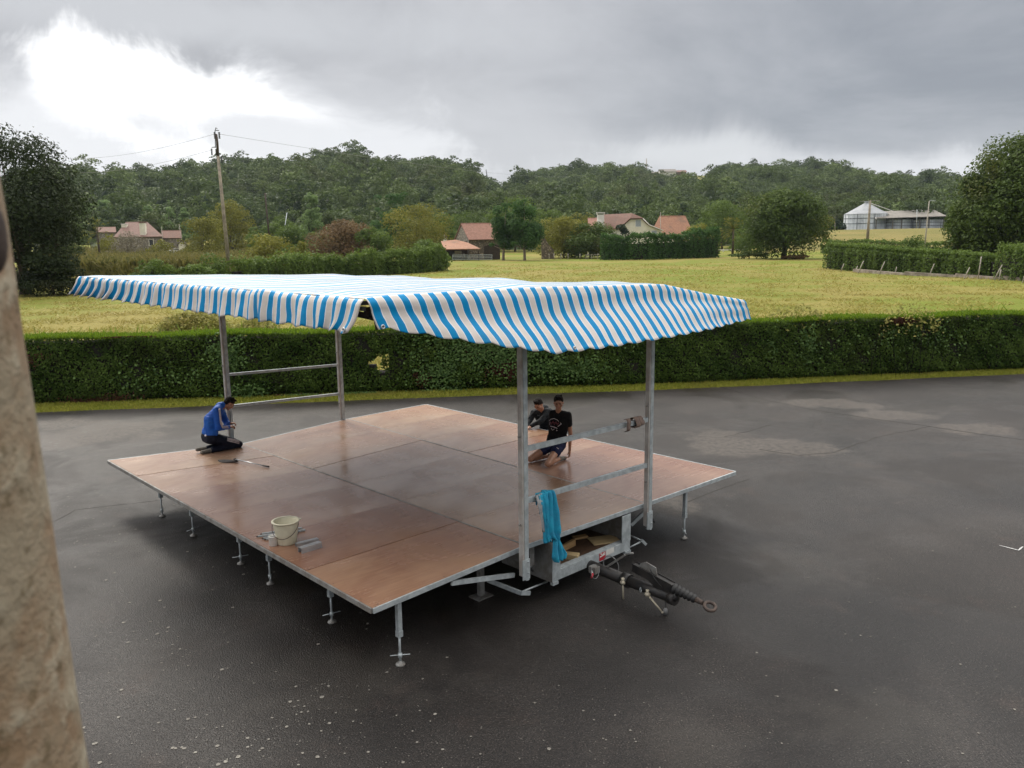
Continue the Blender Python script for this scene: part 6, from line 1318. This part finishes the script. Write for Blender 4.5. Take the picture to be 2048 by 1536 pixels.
    for nm, fn, m, lab in outfit(J): res[nm] = piece(nm, fn, M[m], .010 if nm != 'shoe' else .008, 3, lab)
    return o, off, res
def side_strips(o, off, pts, rad, width, m='print', name='side_stripe'):
    """three parallel bands lying on a limb, on the side of direction rad"""
    rad = rad.normalized()
    for k in (-1, 0, 1):
        mb = MB(); P = []
        for i, (p, r) in enumerate(pts):
            d = (pts[min(i + 1, len(pts) - 1)][0] - pts[max(i - 1, 0)][0]).normalized(); x = d.cross(rad).normalized(); n_ = x.cross(d).normalized(); n_ = n_ if n_.dot(rad) > 0 else -n_
            a = k * width / r; P.append(p + (n_ * math.cos(a) + x * math.sin(a)) * (r + .003) - off)
        mb.tube(P, width * .36, 6); mb.build(name, M[m], o)
def wv(p): return tw(p.x, p.y, p.z)
def shoes(J, a, tip=.30, r=.040):
    def fn(mb):
        an, to = J['an' + a], J['to' + a]; d = (to - an).normalized(); mb.cap(an, to, r, r * .82); mb.cap(an - d * .02, an + d * .05, r * 1.05, r); mb.sphere(to + d * .02, r * .85)
    return fn

# --- boy in black, kneeling upright on the deck -----------------------------------
def c2(cx, cy): return 1000 + cx / 7.68, 750 + cy / 7.68
def Z2(cx, cy, z): return Vector(atz(*c2(cx, cy), z))
def Y2(cx, cy, y): return Vector(aty(*c2(cx, cy), y))
kR, kL = Z2(470, 1290, .895), Z2(735, 1365, .895); yk = (kR.y + kL.y) / 2
pel = Y2(872, 1015, yk + .34); che = Y2(905, 740, yk + .30); nek = Y2(893, 560, yk + .27); hed = Y2(900, 425, yk + .20)
hz = Z2(1050, 1285, .865)
J = dict(pel=pel, che=che, nek=nek, head=hed, f=V(-.10, -.97, -.22), u=V(-.03, 0, 1), shR=Y2(800, 590, yk + .30), shL=Y2(1052, 615, yk + .24), elL=Y2(1080, 890, yk + .27), wrL=Y2(1070, 1165, (yk + .30 + hz.y) / 2 + .02),
         elR=Y2(790, 830, yk + .48), wrR=Y2(850, 980, yk + .55), hipR=Y2(815, 1050, yk + .32), hipL=Y2(930, 1065, yk + .32), knR=kR, knL=kL, anR=Z2(760, 1235, .885) + V(0, .0, 0), anL=Z2(915, 1285, .885), toR=Z2(800, 1215, .875), toL=Z2(985, 1275, .872))
def outfit_black(J):
    def shirt(mb):
        torso(mb, J, .010)
        for a in 'LR': mb.cap(J['sh' + a], J['sh' + a].lerp(J['el' + a], .52), .056, .054)
        mb.cap(J['pel'] + V(0, 0, .03), J['pel'] + V(0, 0, .1), .125, .115)
    def shorts(mb):
        for a in 'LR': mb.cap(J['hip' + a], J['hip' + a].lerp(J['kn' + a], .42), .102, .094)
        mb.cap(J['hipL'], J['hipR'], .105, .105); mb.cap(J['pel'], J['pel'] + V(0, 0, .04), .112, .108)
    return [('t_shirt', shirt, 'black_cotton', 'black short-sleeved T-shirt with a white geometric print'), ('shorts', shorts, 'navy', 'navy sports shorts'), ('shoe', shoes(J, 'L'), 'shoe', None), ('shoe', shoes(J, 'R'), 'shoe', None)]
o, off, res = person('teenage boy in black T-shirt and navy shorts kneeling upright on the deck', (kL.x, kL.y + .2, DZ), J, outfit_black, hand_dirs={'L': (V(-.05, -.12, -1), V(-1, -.2, 0), .75), 'R': (V(.2, .3, -1), V(0, 1, 0), .5)})
from mathutils.bvhtree import BVHTree
def stroke(o, off, target, pts, r, name, m, C):
    bv = BVHTree.FromPolygons([v.co.copy() for v in target.data.vertices], [tuple(p.vertices) for p in target.data.polygons]); P = []
    for (x0, y0), (x1, y1) in zip(pts[:-1], pts[1:]):
        for t in np.linspace(0, 1, 5):
            d = Vector(ray(*C(x0 + (x1 - x0) * t, y0 + (y1 - y0) * t))).normalized(); h = bv.ray_cast(Vector(CAM) - off, d)
            if h[0] is not None: P.append(h[0] - d * .002)
    P = [p for i, p in enumerate(P) if i == 0 or (p - P[i - 1]).length > 1e-4]
    if len(P) > 1: MB().tube(P, r, 5).build(name, M[m], o)
sh_ = res['t_shirt']
for pts, r, m in (([(758, 700), (785, 678), (830, 668), (880, 690), (905, 715)], .0035, 'print'), ([(925, 735), (942, 750), (888, 792)], .0050, 'print'), ([(775, 785), (828, 798), (882, 820)], .0065, 'print'),
                  ([(785, 812), (806, 850), (835, 826)], .0035, 'print'), ([(868, 845), (878, 856)], .0080, 'print'), ([(765, 710), (790, 760), (815, 705), (835, 770), (862, 712), (880, 775), (905, 725)], .0040, 'print_red'), ([(770, 735), (830, 730), (900, 748)], .0035, 'print_red'), ([(765, 770), (765, 710)], .0025, 'print')):
    stroke(o, off, sh_, pts, r, 'shirt_print', m, c2)
stroke(o, off, res['shorts'], [(868, 1112), (900, 1135)], .006, 'shorts_logo', 'print', c2)

# --- boy in blue, sitting on his heels at the back edge ---------------------------
def c1(cx, cy): return 380 + cx / 7.68, 760 + cy / 7.68
def B1_(cx, cy, b): return wv(atb(*c1(cx, cy), b))
def D1_(cx, cy, z): return Vector(atz(*c1(cx, cy), z))
knR = D1_(745, 985, .90); knL = knR + Vector((TV[0], TV[1], 0)) * .19
bb = float((np.array(knR[:2]) - TO) @ TV) + .09
pel = B1_(300, 880, bb); che = B1_(335, 600, bb); nek = B1_(458, 398, bb); hed = B1_(600, 362, bb - .01); U3 = Vector((TU[0], TU[1], 0)); N3 = Vector((TV[0], TV[1], 0))
anR = D1_(350, 1075, .885)
anR = wv(Vector((float((np.array(anR[:2]) - TO) @ TU), bb - .09, .885))); anL = anR + N3 * .16 + U3 * (-.02)
J = dict(pel=pel, che=che, nek=nek, head=hed, f=U3 * .70 + V(0, 0, -.75) - N3 * .10, u=U3 * .6 + V(0, 0, .8), shR=B1_(405, 465, bb - .17), shL=B1_(470, 450, bb + .16), elR=B1_(440, 735, bb - .20), wrR=B1_(590, 725, bb - .08), elL=B1_(560, 660, bb + .18), wrL=B1_(600, 665, bb + .06),
         hipR=pel - N3 * .09, hipL=pel + N3 * .09, knR=knR, knL=knL, anR=anR, anL=anL, toR=anR - U3 * .17 + V(0, 0, -.01), toL=anL - U3 * .17 + V(0, 0, .015))
def outfit_blue(J):
    def jacket(mb):
        torso(mb, dict(J, pel=J['pel'].lerp(J['che'], .26)), .022)
        for a in 'LR': mb.cap(J['sh' + a], J['el' + a], .068, .060); mb.cap(J['el' + a], J['wr' + a], .060, .040)
        mb.cap(J['nek'] - V(0, 0, .02), J['nek'].lerp(J['head'], .25), .066, .066)
    def trs(mb):
        for a in 'LR': mb.cap(J['hip' + a], J['kn' + a], .108, .076); mb.cap(J['kn' + a], J['an' + a], .072, .058); mb.sphere(J['kn' + a].lerp(J['an' + a], .3), .072)
        mb.cap(J['hipL'], J['hipR'], .118, .118)
    return [('jacket', jacket, 'blue_jacket', 'royal blue track jacket with white sleeve stripes'), ('trousers', trs, 'navy_dark', 'dark navy track trousers with white side stripes'), ('shoe', shoes(J, 'L', r=.044), 'shoe', None), ('shoe', shoes(J, 'R', r=.044), 'shoe', None)]
o, off, res = person('boy in royal blue track jacket sitting on his heels at the back edge, head bowed', (pel.x, pel.y, DZ), J, outfit_blue, hand_dirs={'R': (U3 + V(0, 0, .1), V(0, 0, -1), .8), 'L': (U3 * .9 - N3 * .5, V(0, 0, -1), .7)})
toc = (Vector(CAM) - pel).normalized()
side_strips(o, off, [(J['shR'] + V(0, 0, .03), .066), (J['shR'].lerp(J['elR'], .35), .066), (J['shR'].lerp(J['elR'], .75), .063), (J['elR'] + U3 * .02, .062), (J['elR'].lerp(J['wrR'], .5), .052), (J['wrR'] - U3 * .03, .044)], toc + U3 * .9, .016, name='sleeve_stripe')
side_strips(o, off, [(J['hipR'].lerp(J['knR'], .48), .094), (J['hipR'].lerp(J['knR'], .75), .086), (J['knR'].lerp(J['hipR'], .06), .079)], toc + V(0, 0, .5), .024, name='trouser_stripe')
mb = MB().cap(J['pel'] + V(0, 0, .06) - U3 * .09 - N3 * .06, J['pel'] + V(0, 0, .055) - U3 * .05 - N3 * .12, .025, .02, 8); mb.v = [tuple(Vector(v) - off) for v in mb.v]; mb.build('shirt_hem', M['print'], o)
p0, p1 = B1_(612, 470, bb - .05), B1_(622, 650, bb - .05); tag(MB().tube([p0, p0.lerp(p1, .5) + U3 * .004, p1], .006, 6).build('thin_rod', M['black']), 'thin dark rod held upright in the hands of the boy in blue', 'rod')

# --- boy in dark jacket leaning over the right-hand edge --------------------------
def A2(cx, cy, a): return wv(ata(*c2(cx, cy), a))
head = A2(592, 455, 6.98); pel = A2(735, 770, 7.42); 
J = dict(head=head, nek=A2(650, 530, 7.14), che=A2(672, 630, 7.24), pel=pel, f=-U3 * .55 + V(-.1, -.35, -.62), u=-U3 * .30 + V(0, 0, .95), shR=A2(525, 575, 7.10), shL=A2(755, 560, 7.20), elR=A2(455, 700, 6.98), wrR=A2(425, 775, 6.86), elL=A2(630, 705, 7.02), wrL=A2(470, 785, 6.86))
J['hipR'] = pel - N3 * -.09; J['hipL'] = pel + N3 * -.09
J['hipR'], J['hipL'] = (pel + N3 * .09, pel - N3 * .09)
for a, k in (('R', 1), ('L', -1)):
    g_ = J['hip' + a]; J['kn' + a] = Vector((g_.x, g_.y, g_.z * .52)) - U3 * .10; J['an' + a] = Vector((g_.x, g_.y, .09)) + U3 * .05; J['to' + a] = J['an' + a] - U3 * .14 + V(0, 0, -.045)
def outfit_dark(J):
    def jacket(mb):
        torso(mb, dict(J, pel=J['pel'].lerp(J['che'], .2)), .024)
        for a in 'LR': mb.cap(J['sh' + a], J['el' + a], .068, .058); mb.cap(J['el' + a], J['wr' + a], .056, .042)
        mb.cap(J['nek'] + V(0, .05, .0), J['nek'] + V(.09, .05, .01), .07, .05); mb.sphere(J['nek'] + V(.06, .03, .02), .075)
    def trs(mb):
        for a in 'LR': mb.cap(J['hip' + a], J['kn' + a], .105, .074); mb.cap(J['kn' + a], J['an' + a], .070, .056)
        mb.cap(J['hipL'], J['hipR'], .115, .115)
    return [('jacket', jacket, 'dark_jacket', 'black hooded jacket with a small pale chest print'), ('trousers', trs, 'navy_dark', None), ('shoe', shoes(J, 'L'), 'shoe', None), ('shoe', shoes(J, 'R'), 'shoe', None)]
o, off, res = person('boy in dark hooded jacket standing beyond the deck, leaning over its right-hand edge', (pel.x, pel.y, 0), J, outfit_dark, hand_dirs={'R': (V(-.3, -.6, -.5), V(.2, -.2, -1), .4), 'L': (-U3 + V(0, 0, -.35), V(0, 0, -1), .4)})
stroke(o, off, res['jacket'], [(570, 612), (585, 625), (600, 615), (612, 628)], .010, 'chest_print', 'cable', c2)
print('P3', [(k, tuple(round(x, 2) for x in v)) for k, v in J.items()])

# ------------------------------------------------------------------ moist air that greys the far hill
hz_m = bpy.data.materials.new('moist_air'); hz_m.use_nodes = True; hn = hz_m.node_tree; hn.nodes.clear()
ho = hn.nodes.new('ShaderNodeOutputMaterial'); hv = hn.nodes.new('ShaderNodeVolumePrincipled'); hn.links.new(hv.outputs[0], ho.inputs['Volume'])
hv.inputs['Color'].default_value = (.75, .85, .97, 1); hv.inputs['Density'].default_value = .00006; hv.inputs['Anisotropy'].default_value = .3
tag(MB().box((-2000, -400, -40), (2000, 2200, 260)).build('haze', hz_m), kind='stuff')
scene.cycles.volume_bounces = 0; scene.cycles.volume_step_rate = 4
